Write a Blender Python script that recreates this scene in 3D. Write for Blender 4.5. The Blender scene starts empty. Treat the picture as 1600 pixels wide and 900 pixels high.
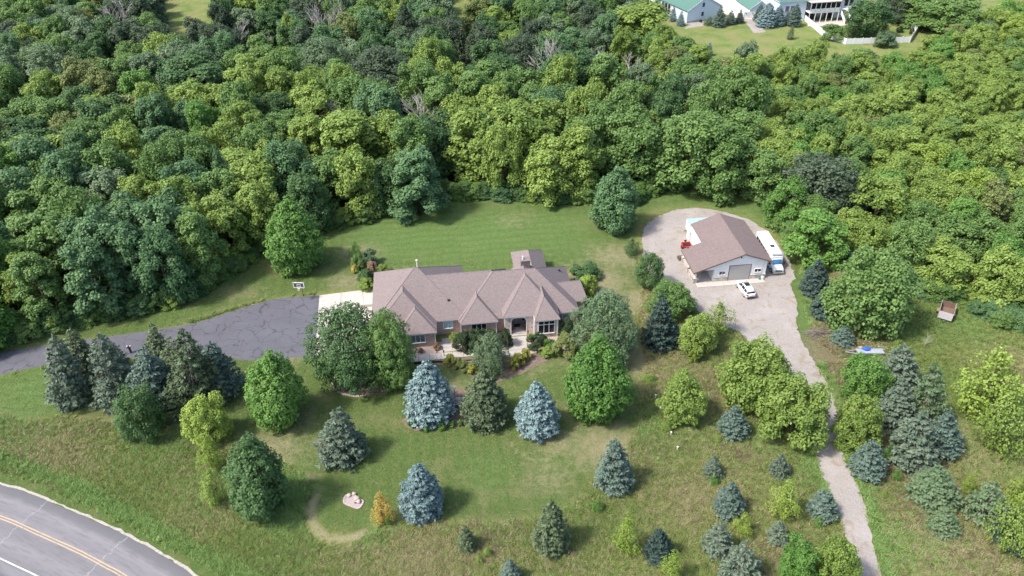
import bpy, bmesh, math, random
import numpy as np
from mathutils import Matrix, Vector
R_ = math.radians
rng = np.random.default_rng(7)
random.seed(7)
SC = bpy.context.scene
COL = SC.collection

# ------------------------------------------------------------------ camera, world, sun, exposure
FPX, PITCH, ROLL, CAMH = 1150.0, R_(36.5), R_(-1.0), 75.0        # focal length in pixels of a 1600 px wide frame
cam_d = bpy.data.cameras.new('camera'); cam = bpy.data.objects.new('camera', cam_d); COL.objects.link(cam)
cam_d.sensor_width = 36.0; cam_d.lens = 36.0 * FPX / 1600.0
cam_d.clip_start = 0.5; cam_d.clip_end = 9000.0
_c, _s = math.cos(ROLL), math.sin(ROLL)
_cx = Vector((_c, _s * math.sin(PITCH), _s * math.cos(PITCH)))
_cy = Vector((-_s, _c * math.sin(PITCH), _c * math.cos(PITCH)))
_cz = Vector((0, -math.cos(PITCH), math.sin(PITCH)))
cam.matrix_world = Matrix(((_cx.x, _cy.x, _cz.x, 0), (_cx.y, _cy.y, _cz.y, 0), (_cx.z, _cy.z, _cz.z, CAMH), (0, 0, 0, 1)))
SC.camera = cam

SUN_EL = R_(54); SUN_TO = Vector((-math.cos(R_(20)), -math.sin(R_(20)), 0))
world = bpy.data.worlds.new('World'); SC.world = world; world.use_nodes = True
wn = world.node_tree.nodes; wl = world.node_tree.links
sky = wn.new('ShaderNodeTexSky'); sky.sky_type = 'NISHITA'; sky.sun_disc = False
sky.sun_elevation = SUN_EL; sky.sun_rotation = math.atan2(SUN_TO.x, SUN_TO.y)
sky.air_density = 1.0; sky.dust_density = 2.5; sky.ozone_density = 1.0
wl.new(sky.outputs[0], wn['Background'].inputs['Color']); wn['Background'].inputs['Strength'].default_value = 0.15
sun_d = bpy.data.lights.new('sun', 'SUN'); sun = bpy.data.objects.new('sun', sun_d); COL.objects.link(sun)
sun_d.energy = 2.7; sun_d.angle = R_(7.0); sun_d.color = (1.0, 0.955, 0.88)
_sd = Vector((SUN_TO.x * math.cos(SUN_EL), SUN_TO.y * math.cos(SUN_EL), math.sin(SUN_EL)))
sun.rotation_euler = _sd.to_track_quat('Z', 'Y').to_euler(); sun.location = (-60, -20, 120)
SC.view_settings.view_transform = 'Standard'; SC.view_settings.look = 'None'
SC.view_settings.exposure = 1.0; SC.view_settings.gamma = 1.0; SC.view_settings.use_curve_mapping = False
SC.render.engine = 'CYCLES'
SC.cycles.max_bounces = 6; SC.cycles.diffuse_bounces = 3; SC.cycles.transmission_bounces = 3; SC.cycles.glossy_bounces = 2
SC.cycles.use_denoising = True

# ------------------------------------------------------------------ survey: the photograph's pixels give points on the ground
def ray(px, py):
    x = (px - 800) / FPX; y = -(py - 450) / FPX
    x, y = _c * x - _s * y, _s * x + _c * y
    return np.array([x, math.cos(PITCH) + y * math.sin(PITCH), -math.sin(PITCH) + y * math.cos(PITCH)])
def G(px, py, z=0.0):
    r = ray(px, py); t = (z - CAMH) / r[2]
    return r * t + np.array([0, 0, CAMH])
def proj(P):
    c, s = math.cos(PITCH), math.sin(PITCH)
    zc = P[1] * c - (P[2] - CAMH) * s; yc = P[1] * s + (P[2] - CAMH) * c
    x, y = P[0] / zc, yc / zc
    cr, sr = math.cos(-ROLL), math.sin(-ROLL)
    x, y = cr * x - sr * y, sr * x + cr * y
    return 800 + x * FPX, 450 - y * FPX, zc
def height_at(P, ytop):
    lo, hi = 0.0, 60.0
    for _ in range(40):
        m = (lo + hi) / 2
        if proj((P[0], P[1], m))[1] > ytop: lo = m
        else: hi = m
    return lo

# ------------------------------------------------------------------ object helpers
def tag(o, label=None, cat=None, group=None, kind=None):
    if label: o['label'] = label
    if cat: o['category'] = cat
    if group: o['group'] = group
    if kind: o['kind'] = kind
    return o
def thing(name, label, cat, loc=(0, 0, 0), rz=0.0, group=None):
    o = bpy.data.objects.new(name, None); COL.objects.link(o)
    o.location = tuple(float(q) for q in loc); o.rotation_euler = (0, 0, rz); o.empty_display_size = .5
    return tag(o, label, cat, group)
def link(name, me, parent=None, mat=None):
    o = bpy.data.objects.new(name, me); COL.objects.link(o)
    if parent is not None: o.parent = parent
    if mat is not None:
        o.material_slots[0].link = 'OBJECT'; o.material_slots[0].material = mat
    return o
def copy_tree(o, parent=None):
    c = o.copy(); COL.objects.link(c)
    if parent is not None: c.parent = parent
    for ch in list(o.children): copy_tree(ch, c)
    return c
class MB:
    def __init__(s): s.v = []; s.f = []
    def poly(s, pts):
        i = len(s.v); s.v += [tuple(map(float, p)) for p in pts]; s.f.append(tuple(range(i, i + len(pts)))); return s
    def box(s, x0, x1, y0, y1, z0, z1):
        i = len(s.v)
        s.v += [(x0, y0, z0), (x1, y0, z0), (x1, y1, z0), (x0, y1, z0), (x0, y0, z1), (x1, y0, z1), (x1, y1, z1), (x0, y1, z1)]
        s.f += [(i, i + 3, i + 2, i + 1), (i + 4, i + 5, i + 6, i + 7), (i, i + 1, i + 5, i + 4), (i + 1, i + 2, i + 6, i + 5), (i + 2, i + 3, i + 7, i + 6), (i + 3, i, i + 4, i + 7)]
        return s
    def hexa(s, p):                                      # eight corners, bottom ring then top ring
        i = len(s.v); s.v += [tuple(map(float, q)) for q in p]
        s.f += [(i, i + 3, i + 2, i + 1), (i + 4, i + 5, i + 6, i + 7), (i, i + 1, i + 5, i + 4), (i + 1, i + 2, i + 6, i + 5), (i + 2, i + 3, i + 7, i + 6), (i + 3, i, i + 4, i + 7)]
        return s
    def prism(s, pl, z0, z1, cap=True, bottom=True):
        n = len(pl); i = len(s.v)
        s.v += [(float(p[0]), float(p[1]), z0) for p in pl] + [(float(p[0]), float(p[1]), z1) for p in pl]
        for k in range(n): s.f.append((i + k, i + (k + 1) % n, i + n + (k + 1) % n, i + n + k))
        if cap: s.f.append(tuple(range(i + n, i + 2 * n)))
        if bottom: s.f.append(tuple(range(i + n - 1, i - 1, -1)))
        return s
    def tube(s, path, rad, n=8, cap=True):
        path = [Vector(p) for p in path]; i = len(s.v)
        if not hasattr(rad, '__len__'): rad = [rad] * len(path)
        for k, p in enumerate(path):
            d = (path[min(k + 1, len(path) - 1)] - path[max(k - 1, 0)]).normalized()
            a = d.cross(Vector((0, 0, 1)));
            if a.length < 1e-3: a = Vector((1, 0, 0))
            a.normalize(); b = d.cross(a)
            for j in range(n):
                t = 2 * math.pi * j / n; q = p + (a * math.cos(t) + b * math.sin(t)) * rad[k]; s.v.append(tuple(q))
        for k in range(len(path) - 1):
            for j in range(n):
                s.f.append((i + k * n + j, i + k * n + (j + 1) % n, i + (k + 1) * n + (j + 1) % n, i + (k + 1) * n + j))
        if cap:
            s.f.append(tuple(i + j for j in range(n - 1, -1, -1))); e = i + (len(path) - 1) * n
            s.f.append(tuple(e + j for j in range(n)))
        return s
    def loft(s, rings, cap=True):                        # rings of equal length
        i = len(s.v); n = len(rings[0])
        for r in rings: s.v += [tuple(map(float, p)) for p in r]
        for k in range(len(rings) - 1):
            for j in range(n):
                s.f.append((i + k * n + j, i + k * n + (j + 1) % n, i + (k + 1) * n + (j + 1) % n, i + (k + 1) * n + j))
        if cap:
            s.f.append(tuple(i + j for j in range(n - 1, -1, -1))); e = i + (len(rings) - 1) * n
            s.f.append(tuple(e + j for j in range(n)))
        return s
    def ball(s, c, r, nu=10, nv=6, sz=1.0):
        rings = []
        for k in range(nv + 1):
            t = -math.pi / 2 + math.pi * (k + .02) / (nv + .04)
            rings.append([(c[0] + r * math.cos(t) * math.cos(2 * math.pi * j / nu), c[1] + r * math.cos(t) * math.sin(2 * math.pi * j / nu), c[2] + r * sz * math.sin(t)) for j in range(nu)])
        return s.loft(rings)
    def mesh(s, name, mat, smooth=False):
        me = bpy.data.meshes.new(name); me.from_pydata(s.v, [], s.f)
        if mat: me.materials.append(mat)
        bm = bmesh.new(); bm.from_mesh(me); bmesh.ops.recalc_face_normals(bm, faces=bm.faces); bm.to_mesh(me); bm.free()
        if smooth: me.shade_smooth()
        me.update(); return me
    def build(s, name, mat, parent=None, smooth=False, loc=None):
        o = bpy.data.objects.new(name, s.mesh(name, mat, smooth)); COL.objects.link(o)
        if parent is not None: o.parent = parent
        if loc is not None: o.location = loc
        return o

# ------------------------------------------------------------------ materials
def newmat(name):
    m = bpy.data.materials.new(name); m.use_nodes = True
    nt = m.node_tree; return m, nt, nt.nodes['Principled BSDF']
def N(nt, t, **kw):
    n = nt.nodes.new(t)
    for k, v in kw.items(): setattr(n, k, v)
    return n
def sock(nt, a, b): nt.links.new(a, b)
def mixc(nt, fac, a, b, blend='MIX'):
    n = N(nt, 'ShaderNodeMix', data_type='RGBA', blend_type=blend)
    for s_, v in ((n.inputs[0], fac), (n.inputs[6], a), (n.inputs[7], b)):
        if hasattr(v, 'links') or hasattr(v, 'is_linked'): sock(nt, v, s_)
        elif isinstance(v, (int, float)): s_.default_value = v
        else: s_.default_value = (*v, 1.0) if len(v) == 3 else v
    return n.outputs[2]
def math_(nt, op, a, b=None, c=None, clamp=False):
    n = N(nt, 'ShaderNodeMath', operation=op); n.use_clamp = clamp
    for s_, v in zip(n.inputs, (a, b, c)):
        if v is None: continue
        if isinstance(v, (int, float)): s_.default_value = v
        else: sock(nt, v, s_)
    return n.outputs[0]
def noise(nt, scale, detail=3.0, rough=.6, coord=None, dist=0.0, w=None):
    n = N(nt, 'ShaderNodeTexNoise'); n.inputs['Scale'].default_value = scale; n.inputs['Detail'].default_value = detail
    n.inputs['Roughness'].default_value = rough; n.inputs['Distortion'].default_value = dist
    if coord is not None: sock(nt, coord, n.inputs['Vector'])
    return n.outputs[0]
def ramp(nt, fac, stops):
    n = N(nt, 'ShaderNodeValToRGB'); sock(nt, fac, n.inputs[0]); e = n.color_ramp.elements
    while len(e) < len(stops): e.new(.5)
    for q, (p, c) in zip(e, stops): q.position = p; q.color = (*c, 1) if len(c) == 3 else (c[0],) * 3 + (1,)
    return n.outputs[0]
def sstep(nt, x, lo, hi):
    n = N(nt, 'ShaderNodeMapRange', interpolation_type='SMOOTHSTEP'); sock(nt, x, n.inputs[0])
    n.inputs[1].default_value = lo; n.inputs[2].default_value = hi; return n.outputs[0]
def objco(nt): return N(nt, 'ShaderNodeTexCoord').outputs['Object']
def geoco(nt): return N(nt, 'ShaderNodeNewGeometry').outputs['Position']
def bump(nt, p, h, strength=.4, dist=.05):
    b = N(nt, 'ShaderNodeBump'); b.inputs['Strength'].default_value = strength; b.inputs['Distance'].default_value = dist
    sock(nt, h, b.inputs['Height']); sock(nt, b.outputs[0], p.inputs['Normal'])
def plain(name, col, rough=.6, metal=0.0, var=.12, scale=3.0, spec=.4):
    m, nt, p = newmat(name); co = objco(nt)
    n = noise(nt, scale, 4, .6, co)
    lo = tuple(c * (1 - var) for c in col); hi = tuple(min(1, c * (1 + var)) for c in col)
    sock(nt, ramp(nt, n, [(.3, lo), (.7, hi)]), p.inputs['Base Color'])
    p.inputs['Roughness'].default_value = rough; p.inputs['Metallic'].default_value = metal; p.inputs['Specular IOR Level'].default_value = spec
    return m
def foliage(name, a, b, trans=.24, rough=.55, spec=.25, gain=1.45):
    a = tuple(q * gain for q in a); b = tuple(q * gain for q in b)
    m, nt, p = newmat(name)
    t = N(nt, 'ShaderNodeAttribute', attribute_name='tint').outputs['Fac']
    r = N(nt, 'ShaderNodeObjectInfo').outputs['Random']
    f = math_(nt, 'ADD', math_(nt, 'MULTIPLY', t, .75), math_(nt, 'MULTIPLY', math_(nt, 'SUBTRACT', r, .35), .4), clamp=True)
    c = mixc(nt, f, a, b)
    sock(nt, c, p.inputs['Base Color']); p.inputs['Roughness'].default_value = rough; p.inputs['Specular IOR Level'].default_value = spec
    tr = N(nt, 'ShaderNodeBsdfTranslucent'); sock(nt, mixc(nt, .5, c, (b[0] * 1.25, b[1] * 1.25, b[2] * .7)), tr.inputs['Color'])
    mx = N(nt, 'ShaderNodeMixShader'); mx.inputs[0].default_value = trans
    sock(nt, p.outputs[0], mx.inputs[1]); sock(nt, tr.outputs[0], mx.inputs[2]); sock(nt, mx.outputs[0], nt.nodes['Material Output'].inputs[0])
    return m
FOL = dict(
    lime=foliage('foliage_lime', (.084, .132, .026), (.205, .275, .066)),
    green=foliage('foliage_green', (.058, .110, .028), (.130, .205, .060)),
    bright=foliage('foliage_bright', (.050, .115, .022), (.125, .225, .052)),
    deep=foliage('foliage_deep', (.034, .076, .026), (.080, .138, .048)),
    cool=foliage('foliage_cool', (.044, .098, .038), (.110, .185, .080)),
    silver=foliage('foliage_silver', (.066, .108, .052), (.150, .205, .112)),
    oak=foliage('foliage_oak', (.034, .055, .030), (.076, .104, .060)),
    yellow=foliage('foliage_yellow', (.115, .170, .026), (.245, .315, .070)),
    gold=foliage('foliage_gold', (.28, .19, .04), (.46, .34, .11)),
    olive=foliage('foliage_olive', (.085, .112, .034), (.175, .200, .070)),
    yew=foliage('foliage_yew', (.016, .034, .013), (.042, .070, .026)),
    spirea=foliage('foliage_spirea', (.15, .165, .03), (.30, .29, .07)),
    rust=foliage('foliage_rust', (.16, .10, .06), (.27, .19, .13)),
    blue_spruce=foliage('needles_blue', (.064, .104, .106), (.205, .282, .282), trans=.1),
    green_spruce=foliage('needles_green', (.040, .062, .030), (.130, .165, .085), trans=.12),
    grey_spruce=foliage('needles_grey', (.046, .070, .048), (.145, .185, .128), trans=.12),
    dark_spruce=foliage('needles_dark', (.018, .036, .030), (.060, .094, .076), trans=.1),
    teal_spruce=foliage('needles_teal', (.036, .064, .050), (.118, .165, .130), trans=.1),
)
M = {}
M['bark'] = plain('bark', (.12, .095, .075), .9, var=.3, scale=6)
M['dead_bark'] = plain('dead_bark', (.38, .35, .32), .9, var=.25, scale=6)
M['twig'] = plain('twig', (.20, .17, .14), .9, var=.3)

def shingle(name, col):
    m, nt, p = newmat(name); co = objco(nt)
    n1 = noise(nt, 4.0, 4, .75, co); n2 = noise(nt, .35, 3, .55, co); n3 = noise(nt, 9, 3, .7, co)
    b = N(nt, 'ShaderNodeTexBrick'); sock(nt, co, b.inputs['Vector']); b.inputs['Scale'].default_value = 1.0
    b.inputs['Brick Width'].default_value = .34; b.inputs['Row Height'].default_value = .15; b.inputs['Mortar Size'].default_value = .008
    b.inputs['Color1'].default_value = (1, 1, 1, 1); b.inputs['Color2'].default_value = (.72, .72, .74, 1); b.inputs['Mortar'].default_value = (.45, .45, .45, 1)
    c = ramp(nt, n1, [(.3, tuple(q * .74 for q in col)), (.7, tuple(q * 1.26 for q in col))])
    c = mixc(nt, .5, c, b.outputs[0], 'MULTIPLY'); c = mixc(nt, math_(nt, 'MULTIPLY', n2, .35), c, tuple(q * 1.15 for q in (col[0], col[1] * .97, col[2] * .97)))
    c = mixc(nt, math_(nt, 'MULTIPLY', sstep(nt, n3, .55, .75), .3), c, tuple(q * .6 for q in col))
    sock(nt, c, p.inputs['Base Color']); p.inputs['Roughness'].default_value = .9; p.inputs['Specular IOR Level'].default_value = .2
    bump(nt, p, n1, .5, .02); return m
M['shingle'] = shingle('shingle', (.218, .178, .172))
M['shop_shingle'] = shingle('shop_shingle', (.200, .155, .147))
M['green_roof'] = shingle('green_roof', (.10, .20, .165))
def brickm(name, c1, c2, mort, bw, rh, ms, off=.5):
    m, nt, p = newmat(name); co = objco(nt)
    # wall-plane coordinates: along the wall (x+y) and height
    sep = N(nt, 'ShaderNodeSeparateXYZ'); sock(nt, co, sep.inputs[0]); cmb = N(nt, 'ShaderNodeCombineXYZ')
    sock(nt, math_(nt, 'ADD', sep.outputs[0], sep.outputs[1]), cmb.inputs[0]); sock(nt, sep.outputs[2], cmb.inputs[1])
    b = N(nt, 'ShaderNodeTexBrick'); sock(nt, cmb.outputs[0], b.inputs['Vector']); b.inputs['Scale'].default_value = 1
    b.inputs['Brick Width'].default_value = bw; b.inputs['Row Height'].default_value = rh; b.inputs['Mortar Size'].default_value = ms
    b.inputs['Color1'].default_value = (*c1, 1); b.inputs['Color2'].default_value = (*c2, 1); b.inputs['Mortar'].default_value = (*mort, 1); b.inputs['Bias'].default_value = 0
    n = noise(nt, 4, 4, .7, co); c = mixc(nt, .45, b.outputs[0], ramp(nt, n, [(.3, (.55, .5, .5)), (.7, (1.25, 1.2, 1.15))]), 'MULTIPLY')
    sock(nt, c, p.inputs['Base Color']); p.inputs['Roughness'].default_value = .85; bump(nt, p, b.outputs[1], -.5, .02); return m
M['brick'] = brickm('brick', (.34, .23, .20), (.46, .35, .31), (.45, .40, .37), .24, .085, .012)
def stonem(name, cols, scale):
    m, nt, p = newmat(name); co = objco(nt)
    v = N(nt, 'ShaderNodeTexVoronoi'); v.inputs['Scale'].default_value = scale; v.inputs['Randomness'].default_value = .9; sock(nt, co, v.inputs['Vector'])
    e = N(nt, 'ShaderNodeTexVoronoi', feature='DISTANCE_TO_EDGE'); e.inputs['Scale'].default_value = scale; e.inputs['Randomness'].default_value = .9; sock(nt, co, e.inputs['Vector'])
    sx = N(nt, 'ShaderNodeSeparateColor'); sock(nt, v.outputs['Color'], sx.inputs[0])
    c = ramp(nt, sx.outputs[0], [(.05, cols[0]), (.35, cols[1]), (.65, cols[2]), (.95, cols[3])])
    c = mixc(nt, sstep(nt, e.outputs['Distance'], .02, .09), cols[4], c)
    c = mixc(nt, .3, c, ramp(nt, noise(nt, 9, 3, .6, co), [(.3, (.6, .6, .6)), (.7, (1.2, 1.2, 1.2))]), 'MULTIPLY')
    sock(nt, c, p.inputs['Base Color']); p.inputs['Roughness'].default_value = .85
    bump(nt, p, sstep(nt, e.outputs['Distance'], .0, .12), .8, .05); return m
M['stone'] = stonem('field_stone', [(.50, .38, .33), (.62, .52, .46), (.70, .63, .58), (.36, .26, .24), (.66, .60, .56)], 3.0)
M['shop_stone'] = stonem('ledge_stone', [(.34, .30, .27), (.48, .42, .37), (.58, .53, .48), (.26, .22, .20), (.50, .47, .44)], 2.6)
M['white'] = plain('white_paint', (.80, .79, .77), .5, var=.04)
M['steel_white'] = plain('white_steel_siding', (.78, .79, .80), .45, var=.04)
M['pale_blue'] = plain('pale_blue_siding', (.60, .68, .76), .55, var=.04)
M['brown_trim'] = plain('brown_trim', (.16, .12, .10), .5)
M['door_grey'] = plain('overhead_door', (.40, .385, .37), .5, var=.05)
M['concrete'] = plain('concrete', (.45, .41, .37), .85, var=.10, scale=1.3)
M['walk'] = plain('walk_concrete', (.40, .365, .335), .85, var=.12, scale=1.3)
M['dark'] = plain('dark_metal', (.025, .025, .028), .45)
M['black'] = plain('black_rubber', (.018, .018, .018), .8)
M['grey'] = plain('grey_metal', (.34, .35, .36), .45, metal=.3)
M['alu'] = plain('aluminium', (.46, .50, .56), .4, metal=.25)
M['chrome'] = plain('chrome', (.6, .6, .62), .2, metal=.9)
M['vinyl'] = plain('white_vinyl', (.80, .80, .80), .45, var=.03)
M['car_white'] = plain('white_car_paint', (.80, .80, .79), .22, var=.02, spec=.6)
M['smoke'] = plain('smoked_acrylic', (.07, .08, .08), .3)
M['red'] = plain('red_paint', (.52, .045, .03), .45)
M['tarp'] = plain('blue_tarp', (.03, .12, .55), .5, var=.2)
M['pale_roof'] = plain('pale_blue_metal_roof', (.34, .46, .54), .4, var=.08)
M['wood_grey'] = plain('weathered_boards', (.36, .335, .335), .8, var=.18, scale=8)
M['wood_brown'] = plain('brown_boards', (.17, .11, .08), .85, var=.25, scale=6)
M['soil'] = plain('soil', (.17, .125, .10), .95, var=.3, scale=2)
M['rockbed'] = plain('pink_rock_mulch', (.40, .31, .27), .95, var=.4, scale=7)
M['orange'] = plain('orange_flowers', (.55, .19, .05), .8, var=.3, scale=20)
M['terracotta'] = plain('terracotta', (.36, .17, .10), .8)
M['pink_stone'] = plain('pink_sandstone', (.47, .365, .33), .85, var=.12, scale=5)
M['pink_gravel'] = plain('grey_pink_gravel', (.34, .29, .285), .9, var=.3, scale=18)
M['lampglow'] = plain('white_globe', (.82, .82, .80), .3, var=.02)
M['blue_shutter'] = plain('blue_shutter', (.04, .06, .16), .6)
M['dirt_yard'] = plain('pale_driveway', (.58, .50, .44), .9, var=.08, scale=.4)
def glassm(name, col, rough=.06):
    m, nt, p = newmat(name); p.inputs['Base Color'].default_value = (*col, 1); p.inputs['Roughness'].default_value = rough; p.inputs['Specular IOR Level'].default_value = .6
    n = noise(nt, 1.2, 2, .5, objco(nt)); sock(nt, ramp(nt, n, [(.35, tuple(q * .7 for q in col)), (.65, tuple(q * 1.3 for q in col))]), p.inputs['Base Color']); return m
M['glass'] = glassm('dark_glass', (.02, .022, .026))
M['glass_blue'] = glassm('blind_glass', (.30, .42, .46), .15)
M['glass_mid'] = glassm('curtained_glass', (.12, .16, .18))
M['windscreen'] = glassm('windscreen', (.05, .14, .26), .05)

# ------------------------------------------------------------------ ground zones (drawn on the ground from survey points)
def P2(pts): return np.array([G(*p)[:2] for p in pts])
def smooth_poly(pts, n=6, closed=True):
    pts = np.asarray(pts, float); out = []; m = len(pts)
    for i in range(m if closed else m - 1):
        p0, p1, p2, p3 = (pts[(i - 1) % m], pts[i], pts[(i + 1) % m], pts[(i + 2) % m]) if closed else (pts[max(i - 1, 0)], pts[i], pts[i + 1], pts[min(i + 2, m - 1)])
        for k in range(n):
            t = k / n
            out.append(.5 * ((2 * p1) + (p2 - p0) * t + (2 * p0 - 5 * p1 + 4 * p2 - p3) * t * t + (3 * p1 - p0 - 3 * p2 + p3) * t ** 3))
    if not closed: out.append(pts[-1])
    return np.array(out)
def sdist(X, Y, poly):                                   # signed distance, positive inside
    x, y = X.ravel(), Y.ravel(); d2 = np.full(x.shape, 1e12); ins = np.zeros(x.shape, bool); n = len(poly)
    for i in range(n):
        ax, ay = poly[i]; bx, by = poly[(i + 1) % n]; ex, ey = bx - ax, by - ay; L = ex * ex + ey * ey + 1e-12
        t = np.clip(((x - ax) * ex + (y - ay) * ey) / L, 0, 1)
        d2 = np.minimum(d2, (x - ax - t * ex) ** 2 + (y - ay - t * ey) ** 2)
        c = (ay > y) != (by > y)
        with np.errstate(divide='ignore', invalid='ignore'):
            xi = ax + (y - ay) * ex / (ey if ey != 0 else 1e-12)
        ins ^= c & (x < xi)
    d = np.sqrt(d2); return np.where(ins, d, -d).reshape(X.shape)
def linedist(X, Y, pl):
    x, y = X.ravel(), Y.ravel(); d2 = np.full(x.shape, 1e12)
    for (ax, ay), (bx, by) in zip(pl[:-1], pl[1:]):
        ex, ey = bx - ax, by - ay; L = ex * ex + ey * ey + 1e-12
        t = np.clip(((x - ax) * ex + (y - ay) * ey) / L, 0, 1); d2 = np.minimum(d2, (x - ax - t * ex) ** 2 + (y - ay - t * ey) ** 2)
    return np.sqrt(d2).reshape(X.shape)

FOREST_PX = [(-260, 600), (-60, 560), (60, 522), (150, 503), (230, 488), (300, 462), (345, 436), (385, 415), (410, 388), (450, 372), (505, 362), (560, 345), (605, 330), (690, 308), (760, 312), (800, 314), (860, 318), (935, 318), (985, 318), (1030, 298), (1090, 288), (1160, 292), (1195, 312), (1218, 345), (1246, 382), (1266, 402), (1330, 420), (1420, 452), (1450, 470), (1500, 466), (1560, 500), (1640, 530), (1900, 590),
             (1900, 40), (1600, 46), (1520, 58), (1445, 97), (1390, 123), (1290, 119), (1210, 112), (1140, 128), (1092, 122), (1060, 96), (1020, 64), (985, 20), (960, -25), (-300, -25)]
FOREST = P2(FOREST_PX)
LAWN_FRONT = smooth_poly(P2([(350, 560), (480, 556), (560, 545), (640, 540), (760, 545), (900, 540), (990, 520), (1010, 560), (1000, 620), (985, 690), (930, 745), (890, 790), (800, 810), (700, 812), (640, 815), (600, 820), (560, 832), (510, 825), (490, 790), (492, 752), (470, 735), (440, 715), (380, 680), (330, 660), (260, 650), (180, 655), (110, 648), (55, 655), (0, 648), (-120, 640), (-120, 600), (0, 588), (90, 574), (220, 566)]))
LAWN_BACK = smooth_poly(P2([(230, 520), (330, 488), (420, 466), (500, 455), (590, 450), (760, 450), (905, 470), (950, 500), (1000, 480), (1000, 420), (985, 380), (1000, 340), (1030, 325), (1080, 318), (1130, 320), (1170, 330), (1205, 355), (1238, 395), (1260, 440), (1265, 500), (1300, 550), (1330, 560), (1260, 560), (1220, 540), (1220, 300), (1120, 280), (1000, 290), (900, 300), (690, 290), (560, 330), (420, 385), (330, 440), (250, 480), (150, 505), (50, 530), (-100, 560), (-100, 572), (80, 540)]))
LAWN_LEFT = smooth_poly(P2([(-160, 620), (0, 590), (80, 575), (140, 640), (110, 650), (40, 645), (-160, 645)]))
DITCH = P2([(-160, 668), (0, 712), (120, 758), (220, 808), (300, 855), (400, 905), (520, 980)])
VERGE = P2([(1262, 410), (1256, 470), (1262, 530), (1300, 610), (1322, 680), (1340, 740), (1366, 810), (1390, 905)])
VERGE2 = P2([(1268, 690), (1288, 745), (1306, 800)])
RINGC = P2([(545, 790)])[0]
TANS = [((420, 705), 6, .7), ((520, 690), 3, .8), ((440, 560), 4, .6), ((700, 610), 6, .55), ((920, 440), 7, .9), ((1010, 470), 5, .9), ((960, 400), 6, .7), ((800, 345), 5, .5), ((620, 430), 4, .6), ((560, 395), 5, .7),
        ((540, 440), 4, .7), ((900, 560), 4, .6), ((870, 690), 4, .7), ((950, 700), 6, .8), ((930, 640), 5, .6), ((1020, 560), 7, .8), ((1110, 600), 6, .7), ((760, 560), 3, .5), ((455, 660), 5, .6), ((380, 460), 5, .5), ((325, 545), 4, .4), ((860, 745), 5, .55), ((620, 560), 4, .4), ((840, 570), 4, .5)]
DIRT = [((1290, 545), 5, .9), ((1345, 545), 4, .8), ((1290, 520), 3, .8), ((1284, 562), 4, 1.0), ((1303, 600), 4, 1.0), ((1318, 645), 4, .95), ((1330, 690), 3, .7), ((1340, 690), 5, .6), ((1400, 690), 6, .9), ((1430, 745), 6, .8), ((1480, 790), 8, .8), ((1380, 800), 7, .45), ((1530, 860), 8, .7), ((1130, 610), 6, .7), ((1160, 700), 4, .7), ((1230, 870), 5, .7), ((250, 655), 4, .6), ((160, 640), 5, .5), ((700, 650), 3, .8), ((715, 640), 2, .9), ((1000, 700), 6, .4), ((1180, 560), 5, .6), ((1360, 640), 4, .8),
        ((480, 745), 3, .6), ((760, 840), 6, .55), ((860, 860), 6, .4), ((1060, 760), 8, .35), ((1100, 690), 6, .4), ((60, 700), 6, .3), ((330, 700), 5, .3), ((770, 850), 4, .6), ((700, 880), 6, .4), ((560, 880), 6, .25), ((1280, 555), 4, .6), ((725, 92), 6, .9), ((740, 108), 4, .9)]
FIELDS = [P2(p) for p in ([(235, -60), (368, -60), (354, 0), (350, 60), (335, 92), (300, 98), (266, 88), (245, 30)], [(690, -60), (748, -60), (744, 30), (742, 84), (698, 84), (690, 20)], [(703, 60), (750, 62), (754, 112), (750, 160), (708, 160)], [(1000, -60), (1700, -60), (1700, 40), (1480, 70), (1300, 100), (1140, 110), (1060, 80)], [(-300, -90), (1000, -90), (1000, -40), (-300, -40)])]
YARD_FAR = P2([(1040, 20), (1060, 60), (1130, 95), (1210, 80), (1255, 62), (1250, 30), (1180, 20)])

xs = np.unique(np.concatenate([np.linspace(-4200, -400, 14), np.linspace(-400, -100, 30), np.arange(-100, 110.1, .6), np.linspace(110, 400, 30), np.linspace(400, 4200, 14)]))
ys = np.unique(np.concatenate([np.linspace(-800, 0, 6), np.linspace(0, 38, 8), np.arange(38, 140, .6), np.linspace(140, 300, 60), np.linspace(300, 700, 14), np.linspace(700, 6500, 14)]))
X, Y = np.meshgrid(xs, ys)
def soft(sd, w): return np.clip(.5 + sd / (2 * w), 0, 1)
LAWN_VERGE = P2([(-160, 722), (0, 760), (100, 797), (215, 856), (300, 902), (420, 990), (470, 990), (372, 905), (262, 845), (150, 786), (0, 730), (-160, 686)])
lawn = np.maximum.reduce([soft(sdist(X, Y, LAWN_VERGE), 1.0), soft(sdist(X, Y, LAWN_FRONT), 2.2), soft(sdist(X, Y, LAWN_BACK), 2.2), soft(sdist(X, Y, LAWN_LEFT), 1.6)])
dl = linedist(X, Y, DITCH)
lush = np.clip(1.2 - dl / 1.3, 0, 1)
lush = np.maximum(lush, np.clip(1.2 - linedist(X, Y, VERGE) / 1.5, 0, 1)); lush = np.maximum(lush, np.clip(1.1 - linedist(X, Y, VERGE2) / 1.4, 0, 1))
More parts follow.
